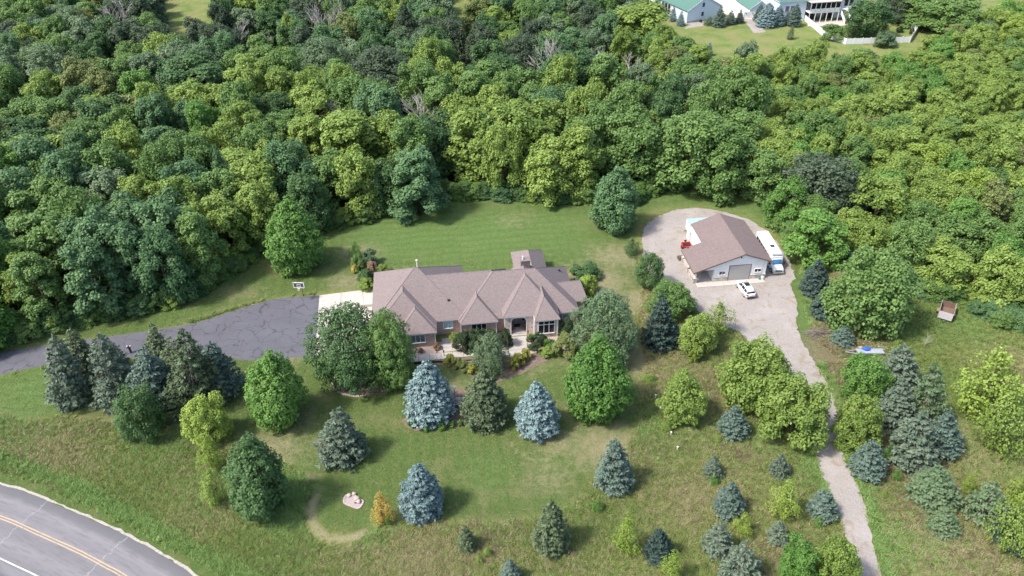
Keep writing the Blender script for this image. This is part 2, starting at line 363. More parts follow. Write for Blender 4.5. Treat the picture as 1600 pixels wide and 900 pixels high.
for (px, r, a) in (((60, 610), 9, .75), ((640, 350), 18, .85), ((560, 400), 12, .45), ((700, 400), 14, .6), ((760, 370), 16, .75), ((860, 360), 14, .65), ((880, 400), 10, .45), ((760, 740), 6, .5), ((870, 720), 5, .45), ((640, 700), 5, .35), ((720, 690), 5, .3), ((455, 765), 5, .95), ((468, 795), 4, .9), ((440, 800), 4, .7), ((360, 760), 5, .5), ((590, 820), 2.5, .8), ((1290, 730), 3, .8), ((1150, 310), 14, .7), ((1060, 308), 10, .6), ((280, 480), 8, .4), ((1020, 660), 5, .45), ((1060, 650), 5, .4), ((1250, 450), 5, .6), ((1500, 500), 6, .5), ((1420, 520), 4, .4), ((240, 690), 4, .5), ((1390, 850), 4, .6), ((1440, 850), 5, .35), ((1560, 680), 8, .3), ((1180, 680), 4, .4)):
    c = G(*px); lush = np.maximum(lush, a * np.exp(-(((X - c[0]) ** 2 + (Y - c[1]) ** 2) / r ** 2)))
dry = np.zeros_like(X)
for (px, r, a) in TANS:
    c = G(*px); dry = np.maximum(dry, a * np.exp(-(((X - c[0]) / 1.3) ** 2 + (Y - c[1]) ** 2) / r ** 2))
rr = np.hypot(X - RINGC[0], (Y - RINGC[1]) * .95); ring = .85 * np.clip(1.4 - np.abs(rr - 4.5) / .75, 0, 1) * soft(RINGC[1] + 2.2 - Y, 1.0) * soft(RINGC[0] + 3.0 - X, .8); dry = np.maximum(dry, ring * 1.0); lush = np.where(ring > .3, 0, lush)
c = G(840, 688); rr = np.hypot(X - c[0], Y - c[1]); dry = np.maximum(dry, np.clip(1 - np.abs(rr - 3.4) / .6, 0, 1) * (Y < c[1]) * .8)
c = G(655, 800); rr = np.hypot(X - c[0], Y - c[1]); dry = np.maximum(dry, np.clip(1 - np.abs(rr - 3.2) / .6, 0, 1) * (Y < c[1] - 1) * .7)
dirt = np.zeros_like(X)
for (px, r, a) in DIRT:
    c = G(*px); dirt = np.maximum(dirt, a * np.exp(-(((X - c[0]) / 1.3) ** 2 + (Y - c[1]) ** 2) / r ** 2))
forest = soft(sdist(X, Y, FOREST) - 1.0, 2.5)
field = np.zeros_like(X)
for f in FIELDS: field = np.maximum(field, soft(sdist(X, Y, f), 2.0))
field = np.where((Y > 330) | (np.abs(X) > 280), 1.0, field); forest = np.where(field > .6, 0, forest)
lawn_at = dict(lawn=lawn, lush=lush, dry=dry, dirt=dirt, forest=forest, field=field)
me = bpy.data.meshes.new('ground'); ny, nx = X.shape
co = np.zeros((nx * ny, 3), np.float32); co[:, 0] = X.ravel(); co[:, 1] = Y.ravel()
idx = np.arange(nx * ny).reshape(ny, nx); quads = np.stack([idx[:-1, :-1], idx[:-1, 1:], idx[1:, 1:], idx[1:, :-1]], -1).reshape(-1, 4)
def fast_mesh(me, co, quads):
    n = quads.shape[1]
    me.vertices.add(len(co)); me.vertices.foreach_set('co', np.ascontiguousarray(co, np.float32).ravel())
    me.loops.add(quads.size); me.loops.foreach_set('vertex_index', np.ascontiguousarray(quads, np.int32).ravel())
    me.polygons.add(len(quads)); me.polygons.foreach_set('loop_start', np.arange(0, quads.size, n, dtype=np.int32))
    me.update(calc_edges=True)
fast_mesh(me, co, quads)
for k, v in lawn_at.items():
    a = me.attributes.new(k, 'FLOAT', 'POINT'); a.data.foreach_set('value', np.ascontiguousarray(v.ravel(), np.float32))
m, nt, p = newmat('ground_cover'); co_ = geoco(nt)
at = {k: N(nt, 'ShaderNodeAttribute', attribute_name=k).outputs['Fac'] for k in lawn_at}
nA = noise(nt, .16, 5, .62, co_); nB = noise(nt, .9, 5, .68, co_); nC = noise(nt, 4.5, 4, .7, co_); nD = noise(nt, 1.9, 3, .7, co_, dist=.6); nE = noise(nt, .06, 3, .5, co_)
mead = ramp(nt, nB, [(.26, (.095, .125, .034)), (.42, (.145, .170, .052)), (.56, (.195, .205, .075)), (.72, (.265, .250, .115))])
mead = mixc(nt, math_(nt, 'MULTIPLY', sstep(nt, nA, .46, .70), .75), mead, ramp(nt, nD, [(.3, (.18, .165, .075)), (.7, (.265, .238, .125))]))
mead = mixc(nt, sstep(nt, nE, .5, .72), mead, ramp(nt, nB, [(.3, (.085, .13, .026)), (.7, (.17, .21, .055))]))
mead = mixc(nt, math_(nt, 'MULTIPLY', sstep(nt, nC, .56, .72), .55), mead, (.05, .065, .02))
nF = noise(nt, 2.4, 5, .75, co_); nG = noise(nt, 11, 3, .7, co_)
lw = ramp(nt, nF, [(.30, (.058, .102, .026)), (.5, (.096, .140, .040)), (.70, (.152, .178, .066))])
lw = mixc(nt, math_(nt, 'MULTIPLY', sstep(nt, nB, .52, .74), .6), lw, (.178, .178, .085))
lw = mixc(nt, math_(nt, 'MULTIPLY', sstep(nt, nB, .46, .28), .5), lw, (.062, .108, .028))
lw = mixc(nt, math_(nt, 'MULTIPLY', sstep(nt, nG, .52, .72), .4), lw, (.05, .078, .022))
lw = mixc(nt, math_(nt, 'MULTIPLY', sstep(nt, nG, .48, .30), .35), lw, (.20, .215, .10))
sepp = N(nt, 'ShaderNodeSeparateXYZ'); sock(nt, co_, sepp.inputs[0])
wob = math_(nt, 'MULTIPLY', math_(nt, 'SUBTRACT', nA, .5), 3.0)
st = math_(nt, 'SINE', math_(nt, 'MULTIPLY', math_(nt, 'ADD', math_(nt, 'ADD', sepp.outputs[0], math_(nt, 'MULTIPLY', sepp.outputs[1], .12)), wob), 3.4))
lw = mixc(nt, math_(nt, 'MULTIPLY', sstep(nt, st, -.4, .7), .42), lw, (.066, .118, .030))
lw = mixc(nt, sstep(nt, nA, .5, .72), lw, (.165, .17, .075)); lw = mixc(nt, math_(nt, 'MULTIPLY', sstep(nt, nC, .55, .75), .35), lw, (.055, .085, .022))
def edge(a, s=.7, lo=.38, hi=.62):                       # mask broken up by noise
    return sstep(nt, math_(nt, 'ADD', a, math_(nt, 'MULTIPLY', math_(nt, 'SUBTRACT', nB, .5), s)), lo, hi)
c = mixc(nt, edge(at['lawn'], 1.3, .3, .7), mead, lw)
lu = ramp(nt, nD, [(.3, (.085, .150, .040)), (.7, (.155, .228, .076))])
st2 = math_(nt, 'SINE', math_(nt, 'MULTIPLY', math_(nt, 'ADD', math_(nt, 'ADD', sepp.outputs[1], math_(nt, 'MULTIPLY', sepp.outputs[0], -.11)), wob), 3.0))
lu = mixc(nt, math_(nt, 'MULTIPLY', sstep(nt, st2, -.5, .9), .3), lu, (.068, .118, .03)); lu = mixc(nt, math_(nt, 'MULTIPLY', sstep(nt, nG, .5, .72), .4), lu, (.05, .085, .022))
c = mixc(nt, math_(nt, 'MULTIPLY', edge(at['lush'], .9, .2, .8), .85), c, lu)
dr = ramp(nt, nC, [(.3, (.235, .205, .115)), (.7, (.36, .315, .20))])
c = mixc(nt, math_(nt, 'MULTIPLY', edge(at['dry'], 1.0, .25, .95), .8), c, dr)
di = ramp(nt, nC, [(.3, (.125, .092, .058)), (.7, (.255, .205, .135))])
c = mixc(nt, math_(nt, 'MULTIPLY', edge(at['dirt'], 1.1, .3, .9), .75), c, di)
c = mixc(nt, edge(at['field'], .4), c, mixc(nt, math_(nt, 'MULTIPLY', sstep(nt, nF, .5, .7), .5), ramp(nt, nA, [(.35, (.125, .185, .05)), (.5, (.19, .225, .075)), (.68, (.245, .225, .10))]), (.10, .14, .04)))
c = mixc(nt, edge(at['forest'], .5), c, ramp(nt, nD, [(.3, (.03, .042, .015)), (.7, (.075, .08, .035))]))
sock(nt, c, p.inputs['Base Color']); p.inputs['Roughness'].default_value = .95; p.inputs['Specular IOR Level'].default_value = .1
hgt_ = math_(nt, 'ADD', nC, math_(nt, 'MULTIPLY', nB, .8)); bump(nt, p, math_(nt, 'ADD', hgt_, math_(nt, 'MULTIPLY', nG, .5)), .9, .20)
me.materials.append(m)
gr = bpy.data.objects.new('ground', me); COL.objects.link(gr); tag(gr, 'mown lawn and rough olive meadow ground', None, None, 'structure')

# ------------------------------------------------------------------ paved and gravelled sheets
def jag(poly, amp, step=.45, seed=3):
    r = np.random.default_rng(seed); out = []; n = len(poly)
    for i in range(n):
        a, b = poly[i], poly[(i + 1) % n]; L = np.hypot(*(b - a)); k = max(1, int(L / step))
        t = (b - a) / (L + 1e-9); nrm = np.array([-t[1], t[0]])
        for q in range(k): out.append(a + (b - a) * q / k + nrm * r.normal(0, amp))
    return np.array(out)
BEDS = []
def sheet(name, poly, z, mat, label=None):
    if name == 'planting_bed': BEDS.append(np.asarray(poly)[::4])
    mb = MB(); mb.poly([(q[0], q[1], z) for q in poly]); me = bpy.data.meshes.new(name); me.from_pydata(mb.v, [], mb.f); me.materials.append(mat)
    bm = bmesh.new(); bm.from_mesh(me); bmesh.ops.triangulate(bm, faces=bm.faces); bm.normal_update()
    for f in bm.faces:
        if f.normal.z < 0: f.normal_flip()
    bm.to_mesh(me); bm.free()
    o = bpy.data.objects.new(name, me); COL.objects.link(o); return tag(o, label, None, None, 'structure')
def asphalt(name, base, crack):
    m, nt, p = newmat(name); co = geoco(nt)
    n1 = noise(nt, .25, 4, .6, co); n2 = noise(nt, 14, 3, .7, co); n3 = noise(nt, 1.4, 4, .7, co)
    c = ramp(nt, n1, [(.3, tuple(q * .85 for q in base)), (.7, tuple(q * 1.2 for q in base))])
    c = mixc(nt, math_(nt, 'MULTIPLY', n2, .5), c, tuple(q * 1.5 for q in base)); c = mixc(nt, math_(nt, 'MULTIPLY', sstep(nt, n3, .5, .75), .3), c, tuple(q * .65 for q in base))
    return m, nt, p, co, c
m, nt, p, co, c = asphalt('sealed_asphalt', (.088, .087, .102), 1)
dn = N(nt, 'ShaderNodeTexNoise'); dn.inputs['Scale'].default_value = .45; dn.inputs['Detail'].default_value = 4; sock(nt, co, dn.inputs['Vector'])
va = N(nt, 'ShaderNodeVectorMath', operation='MULTIPLY_ADD'); sock(nt, dn.outputs['Color'], va.inputs[0]); va.inputs[1].default_value = (3.2, 3.2, 0); sock(nt, co, va.inputs[2])
v = N(nt, 'ShaderNodeTexVoronoi', feature='DISTANCE_TO_EDGE'); v.inputs['Scale'].default_value = .42; sock(nt, va.outputs[0], v.inputs['Vector'])
gate = sstep(nt, noise(nt, .35, 3, .6, co), .40, .50)
cr = math_(nt, 'MULTIPLY', math_(nt, 'SUBTRACT', 1.0, sstep(nt, v.outputs['Distance'], .008, .028)), gate)
c = mixc(nt, math_(nt, 'MULTIPLY', cr, .7), c, (.032, .032, .037)); sock(nt, c, p.inputs['Base Color']); p.inputs['Roughness'].default_value = .8; bump(nt, p, noise(nt, 20, 2, .6, co), .3, .01); M['drive'] = m
DRIVE = np.concatenate([smooth_poly(P2([(-200, 578), (-80, 562), (0, 551.5), (78, 538), (183, 524), (258, 513), (311, 503), (360, 487), (400, 475), (430, 467), (465, 463.5), (499, 461.5)]), 5, False),
                        smooth_poly(P2([(494, 557), (470, 558), (430, 561), (385, 563), (345, 557), (300, 556), (200, 561), (71, 572), (0, 585.5), (-90, 604), (-200, 628)]), 5, False)])
sheet('driveway', DRIVE, .012, M['drive'], 'dark cracked asphalt driveway')
m, nt, p = newmat('gravel'); co = geoco(nt)
n1 = noise(nt, .22, 4, .6, co); n2 = noise(nt, 9, 3, .75, co); n3 = noise(nt, 1.1, 5, .7, co); n4 = noise(nt, .55, 4, .65, co, dist=.8)
c = ramp(nt, n2, [(.3, (.215, .19, .17)), (.52, (.31, .28, .258)), (.72, (.42, .385, .355))])
c = mixc(nt, math_(nt, 'MULTIPLY', sstep(nt, n3, .50, .72), .55), c, (.27, .225, .18)); c = mixc(nt, math_(nt, 'MULTIPLY', sstep(nt, n1, .45, .7), .45), c, (.40, .36, .345))
c = mixc(nt, math_(nt, 'MULTIPLY', sstep(nt, n4, .54, .66), .6), c, (.235, .185, .115))
n5 = noise(nt, 3.2, 4, .75, co); c = mixc(nt, math_(nt, 'MULTIPLY', sstep(nt, n5, .54, .70), .5), c, (.17, .14, .11)); c = mixc(nt, math_(nt, 'MULTIPLY', sstep(nt, n5, .46, .30), .4), c, (.46, .43, .40))
sock(nt, c, p.inputs['Base Color']); p.inputs['Roughness'].default_value = .95; p.inputs['Specular IOR Level'].default_value = .15; bump(nt, p, n2, .6, .04); M['gravel'] = m
YARD = np.concatenate([smooth_poly(P2([(1407, 985), (1378, 905), (1350, 784), (1333, 745), (1316, 706), (1309, 655), (1296, 605), (1270, 562), (1245, 512), (1246, 476), (1237, 449), (1241, 431), (1229, 401), (1208, 371), (1187, 353), (1160, 339.5), (1124, 330), (1091, 325), (1058, 327.5), (1028, 338), (1008.5, 353), (1004, 368), (1005, 401), (1012, 430), (1040, 446), (1070, 455), (1085, 476), (1105, 502), (1148, 516), (1175, 539), (1195, 556), (1235, 585), (1258, 620), (1266, 665), (1272, 708), (1302, 784), (1345, 905), (1370, 985)]), 5, False)])
sheet('gravel_yard', jag(YARD, .13), .008, M['gravel'], 'pale pinkish gravel yard and lane')
# road
m, nt, p, co, c = asphalt('worn_asphalt', (.20, .19, .20), 1)
ROADTOP = smooth_poly(P2([(-220, 700), (-110, 722), (0, 757), (99.5, 794), (174, 831.5), (214.6, 853), (295.5, 897), (350, 935), (420, 990), (500, 1070)]), 8, False)
YEL = smooth_poly(P2([(-220, 753), (-110, 775), (0, 808), (62, 834.6), (124, 862.6), (168, 886), (190, 898), (250, 938), (320, 1000), (380, 1070)]), 8, False)
WHT = smooth_poly(P2([(-220, 815), (-110, 838), (0, 873.5), (28, 884), (56, 898), (110, 925), (170, 970), (240, 1050)]), 8, False)
def offset(pl, d):
    t = np.gradient(pl, axis=0); t /= np.linalg.norm(t, axis=1)[:, None]; return pl + np.stack([-t[:, 1], t[:, 0]], 1) * d
sepx = N(nt, 'ShaderNodeUVMap'); sp = N(nt, 'ShaderNodeSeparateXYZ'); sock(nt, sepx.outputs[0], sp.inputs[0])
un = math_(nt, 'ADD', sp.outputs[1], math_(nt, 'MULTIPLY', math_(nt, 'SUBTRACT', noise(nt, .35, 4, .7, co), .5), .10))
track = ramp(nt, un, [(.0, (.115, .11, .118)), (.10, (.15, .145, .15)), (.17, (.275, .26, .265)), (.30, (.22, .21, .215)), (.38, (.285, .27, .275)), (.47, (.20, .19, .197)), (.55, (.215, .205, .21)), (.64, (.27, .258, .262)), (.8, (.20, .19, .197)), (.93, (.25, .24, .245)), (1, (.10, .097, .10))])
cmbs = N(nt, 'ShaderNodeCombineXYZ'); sock(nt, math_(nt, 'MULTIPLY', sp.outputs[0], .35), cmbs.inputs[0]); sock(nt, math_(nt, 'MULTIPLY', sp.outputs[1], 30), cmbs.inputs[1])
streak = noise(nt, 1.0, 5, .75, cmbs.outputs[0])
track = mixc(nt, 1.0, track, (.72, .72, .735), 'MULTIPLY'); c = mixc(nt, .8, c, track); c = mixc(nt, math_(nt, 'MULTIPLY', sstep(nt, streak, .48, .62), .5), c, (.115, .11, .115)); c = mixc(nt, math_(nt, 'MULTIPLY', sstep(nt, streak, .35, .22), .4), c, (.32, .30, .305))
tc = math_(nt, 'FRACT', math_(nt, 'MULTIPLY', math_(nt, 'ADD', sp.outputs[0], math_(nt, 'MULTIPLY', noise(nt, 1.2, 3, .6, co), 1.4)), 1 / 13.0))
c = mixc(nt, math_(nt, 'MULTIPLY', math_(nt, 'SUBTRACT', 1.0, sstep(nt, tc, .0, .02)), .5), c, (.36, .345, .345))
sock(nt, c, p.inputs['Base Color']); p.inputs['Roughness'].default_value = .85; bump(nt, p, noise(nt, 16, 2, .6, co), .3, .01); M['road'] = m
def resample(pl, n):
    d = np.r_[0, np.cumsum(np.linalg.norm(np.diff(pl, axis=0), axis=1))]; t = np.linspace(0, d[-1], n)
    return np.stack([np.interp(t, d, pl[:, 0]), np.interp(t, d, pl[:, 1])], 1)
sgn = 1 if np.dot(offset(YEL, 1.0)[20] - YEL[20], ROADTOP[20] - YEL[20]) > 0 else -1
Yc = resample(YEL, 90)
top_o = np.array([ROADTOP[np.argmin(np.linalg.norm(ROADTOP - q, axis=1))] for q in Yc]); wtop = float(np.median(np.linalg.norm(top_o - Yc, axis=1)))
def band(name, d0, d1, z, mat, rows=1, wob=0.0, label=None, uv=False):
    r = np.random.default_rng(5); L = np.r_[0, np.cumsum(np.linalg.norm(np.diff(Yc, axis=0), axis=1))]
    lines = []
    for k in range(rows + 1):
        d = d0 + (d1 - d0) * k / rows; l = offset(Yc, sgn * d)
        if wob and k in (0, rows): l = l + r.normal(0, wob, l.shape)
        lines.append(l)
    n = len(Yc); V = np.concatenate([np.c_[l, np.full(n, z)] for l in lines]); F = []
    for k in range(rows):
        for i in range(n - 1): F.append((k * n + i, k * n + i + 1, (k + 1) * n + i + 1, (k + 1) * n + i))
    me = bpy.data.meshes.new(name); me.from_pydata(V.tolist(), [], F); me.materials.append(mat)
    bm = bmesh.new(); bm.from_mesh(me); bm.normal_update()
    for f in bm.faces:
        if f.normal.z < 0: f.normal_flip()
    bm.to_mesh(me); bm.free()
    u = me.uv_layers.new(name='UVMap')
    for lp in me.loops:
        vi = lp.vertex_index; u.data[lp.index].uv = (L[vi % n], (vi // n) / rows)
    o = bpy.data.objects.new(name, me); COL.objects.link(o); return tag(o, label, None, None, 'structure')
wht_d = float(np.median([np.min(np.linalg.norm(WHT - q, axis=1)) for q in Yc[20:60]]))
band('road', wtop, -wht_d - 1.6, .010, M['road'], 8, .05, 'worn grey two lane road')
def linepaint(name, col):
    m, nt, p = newmat(name); co = geoco(nt); c = mixc(nt, sstep(nt, noise(nt, 3, 4, .75, co), .5, .68), col, (.22, .21, .21)); sock(nt, c, p.inputs['Base Color']); p.inputs['Roughness'].default_value = .7; return m
M['yellow_line'] = linepaint('yellow_road_paint', (.50, .35, .19)); M['white_line'] = linepaint('white_road_paint', (.72, .70, .68))
band('road_marking', .22, .10, .016, M['yellow_line'], 1, 0, 'yellow road centre line'); band('road_marking', -.10, -.22, .016, M['yellow_line'], 1, 0, 'second yellow road centre line')
band('road_marking', -wht_d + .07, -wht_d - .07, .016, M['white_line'], 1, 0, 'white road edge line')
M['shoulder'] = plain('road_shoulder', (.36, .33, .28), .95, var=.3, scale=4)
band('road_shoulder', wtop + .32, wtop + .0, .006, M['shoulder'], 1, .08, 'thin pale gravel edge of the road')

# ------------------------------------------------------------------ brick house (local axes: u along the front, v to the back)
HO = G(785, 496.7, 3.0); HA = R_(6.2)
house = thing('brick_house', 'long brick and stone house with sprawling brown hipped shingle roof', 'house', (HO[0], HO[1], 0), HA)
def hip(name, u0, u1, v0, v1, ze, ra, rb, zr, mat, parent, trim, th=.16):
    """hipped roof on a rectangle; ridge from ra to rb (equal points make a pyramid)"""
    c = [(u0, v0), (u1, v0), (u1, v1), (u0, v1)]
    A, B = (ra[0], ra[1], zr), (rb[0], rb[1], zr); mb = MB(); E = [(q[0], q[1], ze) for q in c]
    if abs(rb[0] - ra[0]) >= abs(rb[1] - ra[1]):          # ridge along u, ra on the left
        mb.poly([E[0], E[1], B, A]); mb.poly([E[1], E[2], B]); mb.poly([E[2], E[3], A, B]); mb.poly([E[3], E[0], A])
    else:                                                  # ridge along v, ra in front
        mb.poly([E[0], E[1], A]); mb.poly([E[1], E[2], B, A]); mb.poly([E[2], E[3], B]); mb.poly([E[3], E[0], A, B])
    mb.poly([E[3], E[2], E[1], E[0]])
    r = mb.build(name, mat, parent)
    tb = MB(); e = .03                                     # white fascia boards and soffit just below the eaves
    tb.prism([(u0 + e, v0 + e), (u1 - e, v0 + e), (u1 - e, v1 - e), (u0 + e, v1 - e)], ze - th, ze - .004)
    tb.build('fascia', trim, r)
    # ridge and hip caps
    cap = MB(); segs = [(A, B)] + ([(E[0], A), (E[3], A), (E[1], B), (E[2], B)] if abs(rb[0] - ra[0]) >= abs(rb[1] - ra[1]) else [(E[0], A), (E[1], A), (E[2], B), (E[3], B)])
    for a, b in segs:
        if (Vector(a) - Vector(b)).length > .2: cap.tube([a, b], .05, 5)
    cap.build('ridge_cap', mat, r)
    return r
S = M['shingle']; W = M['white']
hip('roof', -6.9, 12.2, 0.0, 12.5, 3.0, (-.7, 6.25), (5.95, 6.25), 7.6, S, house, W)
hip('roof', -6.67, -.70, -.85, 8.0, 3.02, (-3.68, 2.4), (-3.68, 8.0), 5.6, S, house, W)
hip('roof', 0.0, 8.75, -1.05, 9.0, 3.8, (4.3, 4.9), (4.3, 9.0), 7.25, S, house, W)
hip('roof', 4.78, 8.72, -2.45, 3.5, 3.78, (6.62, .7), (6.62, 3.5), 5.95, S, house, W)
hip('roof', -20.32, -5.35, .58, 15.2, 3.01, (-13.1, 7.9), (-12.6, 7.9), 8.35, S, house, W)
hip('roof', -18.8, 2.0, .55, 13.2, 3.0, (-12.5, 6.85), (-1.0, 6.85), 7.45, S, house, W)
hip('roof', -20.29, -10.22, -1.1, 9.0, 3.03, (-15.1, 3.9), (-15.1, 9.0), 6.7, S, house, W)
hip('roof', -16.4, -10.25, -2.15, 5.0, 2.97, (-13.33, 1.1), (-13.33, 5.0), 5.3, S, house, W)
hip('roof', 6.0, 14.05, 2.62, 8.0, 3.0, (8.5, 5.3), (13.25, 5.45), 5.05, S, house, W)
hip('roof', 3.41, 8.95, 6.5, 18.1, 3.02, (6.15, 8.0), (6.15, 15.3), 5.1, S, house, W)
wall = MB()
wall.prism([(-19.9, -.7), (-15.8, -.7), (-15.8, -1.75), (-10.65, -1.75), (-10.65, .95), (-6.5, .95), (-6.5, -.45), (-1.1, -.45), (-1.1, .4), (.25, .4), (.25, 2.0), (4.7, 2.0), (4.7, .4), (11.85, .4), (11.85, 3.02), (13.65, 3.02), (13.65, 7.6), (11.85, 7.6), (11.85, 12.1), (8.55, 12.1), (8.55, 17.7), (3.8, 17.7), (3.8, 12.1), (-5.75, 12.1), (-5.75, 14.8), (-19.9, 14.8)], -.1, 2.9)
wall.build('wall', M['brick'], house)
def winset(name, u0, u1, z0, z1, v, cols, glass, parent, rows=(1.0,), fr=.07, depth=.10, face='v'):
    """frame proud of the wall at v (looking to -v), a pane behind every opening"""
    def bx(mb, a0, a1, d0, d1, z0, z1):
        if face == 'v': mb.box(a0, a1, d0, d1, z0, z1)
        else: mb.box(d0, d1, a0, a1, z0, z1)
    sg = -1 if face in ('v', 'u-') else 1
    d = sorted((v, v + sg * depth)); mb = MB()
    bx(mb, u0 - fr, u1 + fr, d[0], d[1], z1, z1 + fr); bx(mb, u0 - fr, u1 + fr, *sorted((v, v + sg * (depth + .05))), z0 - fr, z0)
    bx(mb, u0 - fr, u0, d[0], d[1], z0, z1); bx(mb, u1, u1 + fr, d[0], d[1], z0, z1)
    us = np.linspace(u0, u1, cols + 1); zs = [z0] + [z0 + (z1 - z0) * r for r in rows[:-1]] + [z1]
    for q in us[1:-1]: bx(mb, q - fr / 2, q + fr / 2, *sorted((v, v + sg * depth * .9)), z0, z1)
    for q in zs[1:-1]:
        for k in range(cols): bx(mb, us[k] + (fr / 2 if k else 0), us[k + 1] - (fr / 2 if k < cols - 1 else 0), *sorted((v, v + sg * depth * .85)), q - fr / 2, q + fr / 2)
    w = mb.build(name, W, parent)
    for k in range(cols):
        for j in range(len(zs) - 1):
            p = MB(); g = fr * .3
            bx(p, us[k] + g * (k > 0), us[k + 1] - g * (k < cols - 1), *sorted((v + sg * .012, v + sg * .03)), zs[j] + g * (j > 0), zs[j + 1] - g * (j < len(zs) - 2)); p.build('pane', glass, w)
    return w
winset('window', -14.3, -12.2, 1.0, 2.45, -1.75, 3, M['glass_mid'], house)
winset('window', -9.2, -7.8, 1.15, 2.5, .95, 2, M['glass_blue'], house)
winset('window', -4.85, -2.6, 1.35, 2.6, -.45, 3, M['glass'], house)
winset('window', 9.64, 10.46, .9, 2.45, .4, 1, M['glass_blue'], house)
# downspouts and corner boards
for (u, v_) in ((-10.6, -1.83), (-6.58, -.53), (-10.58, .87), (-1.04, -.53), (11.93, .33)):
    MB().box(u - .05, u + .05, v_ - .05, v_ + .05, 0, 2.83).build('downspout', W, house)
# stone entry with an arched opening
def arch_wall(u0, u1, a0, a1, z1, zs, zt, v0, v1, n=10):
    mb = MB(); mb.box(u0, a0, v0, v1, -.1, z1); mb.box(a1, u1, v0, v1, -.1, z1)
    pts = [(a0 + (a1 - a0) * k / n, zs + (zt - zs) * (1 - (2 * k / n - 1) ** 4) ** .5) for k in range(n + 1)]
    for (p, q), (r, s) in zip(pts[:-1], pts[1:]): mb.hexa([(p, v0, q), (r, v0, s), (r, v1, s), (p, v1, q), (p, v0, z1), (r, v0, z1), (r, v1, z1), (p, v1, z1)])
    return mb, pts
mb, pts = arch_wall(.25, 4.72, 1.30, 3.66, 3.68, 2.75, 3.3, -.72, -.35); mb.build('entry_wall', M['stone'], house)
for a_ in (.25, 4.35): MB().box(a_, a_ + .35, -.34, 1.98, -.1, 3.66).build('porch_side_wall', M['stone'], house)
t = MB()
for (p, q), (r, s) in zip(pts[:-1], pts[1:]): t.hexa([(p, -.78, q), (r, -.78, s), (r, -.725, s), (p, -.725, q), (p, -.78, q + .14), (r, -.78, s + .14), (r, -.725, s + .14), (p, -.725, q + .14)])
t.box(1.20, 1.30, -.78, -.725, 0, 2.75).box(3.66, 3.76, -.78, -.725, 0, 2.75); t.build('arch_trim', W, house)
MB().box(.6, 4.35, -.34, 1.98, -.08, .30).build('porch_floor', M['walk'], house)
st = MB(); st.box(1.3, 3.66, -.72, -.345, -.05, .22); st.box(1.25, 3.7, -1.15, -.735, -.05, .12); st.build('entry_step', M['walk'], house)
dr = MB().box(1.75, 3.15, 1.93, 1.985, .31, 2.5).build('front_door', M['grey'], house)
MB().box(2.43, 2.47, 1.90, 1.928, .31, 2.5).build('door_meeting_stile', W, dr)
MB().box(2.52, 2.58, 1.88, 1.925, 1.3, 1.45).build('door_handle', M['chrome'], dr)
MB().box(1.9, 3.0, .7, 1.5, .302, .325).build('doormat', M['dark'], house)
winset('sidelight', 1.15, 1.6, .5, 2.5, 1.985, 1, M['glass'], house, fr=.06); winset('sidelight', 3.3, 3.75, .5, 2.5, 1.985, 1, M['glass'], house, fr=.06)
# stone bay with a tall window under a transom
MB().box(4.74, 8.42, -2.05, .38, -.1, 3.64).build('bay_wall', M['stone'], house)
winset('window', 5.42, 7.85, .95, 3.3, -2.05, 3, M['glass'], house, rows=(.72, 1.0), fr=.09)
for u in (4.80, 8.36): MB().box(u - .1, u + .1, -2.10, -2.052, 0, 3.62).build('corner_board', W, house)
winset('window', 4.2, 5.9, .9, 2.3, 11.85, 2, M['glass'], house, face='u')
# chimney and roof vents
ch = MB().box(3.95, 5.45, 7.8, 8.9, 5.4, 7.95).build('chimney', M['shingle'], house)
MB().box(3.9, 5.5, 7.75, 8.95, 7.95, 8.02).build('chimney_cap', M['shingle'], ch)
MB().tube([(4.3, 8.35, 8.02), (4.3, 8.35, 8.6)], .11, 10).build('flue', M['white'], ch)
def on_roof(px, py, z): q = G(px, py, z); d = (q[0] - HO[0], q[1] - HO[1]); return d[0] * math.cos(HA) + d[1] * math.sin(HA), -d[0] * math.sin(HA) + d[1] * math.cos(HA)
for (u, v_, z) in ((-8.1, 3.2, 4.75), (4.9, 14.0, 4.2), (5.0, 12.6, 4.3), (10.6, 9.7, 4.1)):
    b = MB().box(u - .18, u + .18, v_ - .18, v_ + .18, z - .2, z + .28); b.build('roof_vent', M['dark'], house)
MB().tube([(-12.7, 9.6, 6.9), (-12.7, 9.6, 8.45)], .07, 8).tube([(-12.7, 9.6, 8.45), (-12.7, 9.6, 8.65)], .15, 8).build('vent_pipe', M['white'], house)
# garage doors on the drive side
for v_ in (2.0, 7.0):
    g = MB().box(-19.98, -19.9, v_, v_ + 4.6, 0, 2.25).build('garage_door', W, house)
MB().box(-22.6, -20.2, 9.6, 9.85, .0, .55).build('retaining_wall', M['concrete'], house)

# walks and planting beds in front of the house
def quad_panels(name, corners, nu, nv, z0, z1, mat, joint=.03, label=None):
    """a paved strip laid as separate slabs with open joints"""
    root = thing(name, label, None); root['kind'] = 'structure'
    a, b, c_, d = [np.asarray(q, float) for q in corners]
    for i in range(nu):
        for j in range(nv):
            def pt(s, t): return (a * (1 - s) + b * s) * (1 - t) + (d * (1 - s) + c_ * s) * t
            eu = joint / 2 / max(np.linalg.norm(b - a), .1); ev = joint / 2 / max(np.linalg.norm(d - a), .1)
            q = [pt(i / nu + eu, j / nv + ev), pt((i + 1) / nu - eu, j / nv + ev), pt((i + 1) / nu - eu, (j + 1) / nv - ev), pt(i / nu + eu, (j + 1) / nv - ev)]
            dz = random.uniform(-.006, .006)
            MB().prism(q, z0, z1 + dz).build('slab', mat, root)
    return root
def pg(*px): return [G(*q)[:2] for q in px]
quad_panels('concrete_apron', pg((492, 557), (612, 545), (600, 449), (499, 461.5)), 3, 3, -.05, .03, M['concrete'], .05, 'pale concrete apron before the garage')
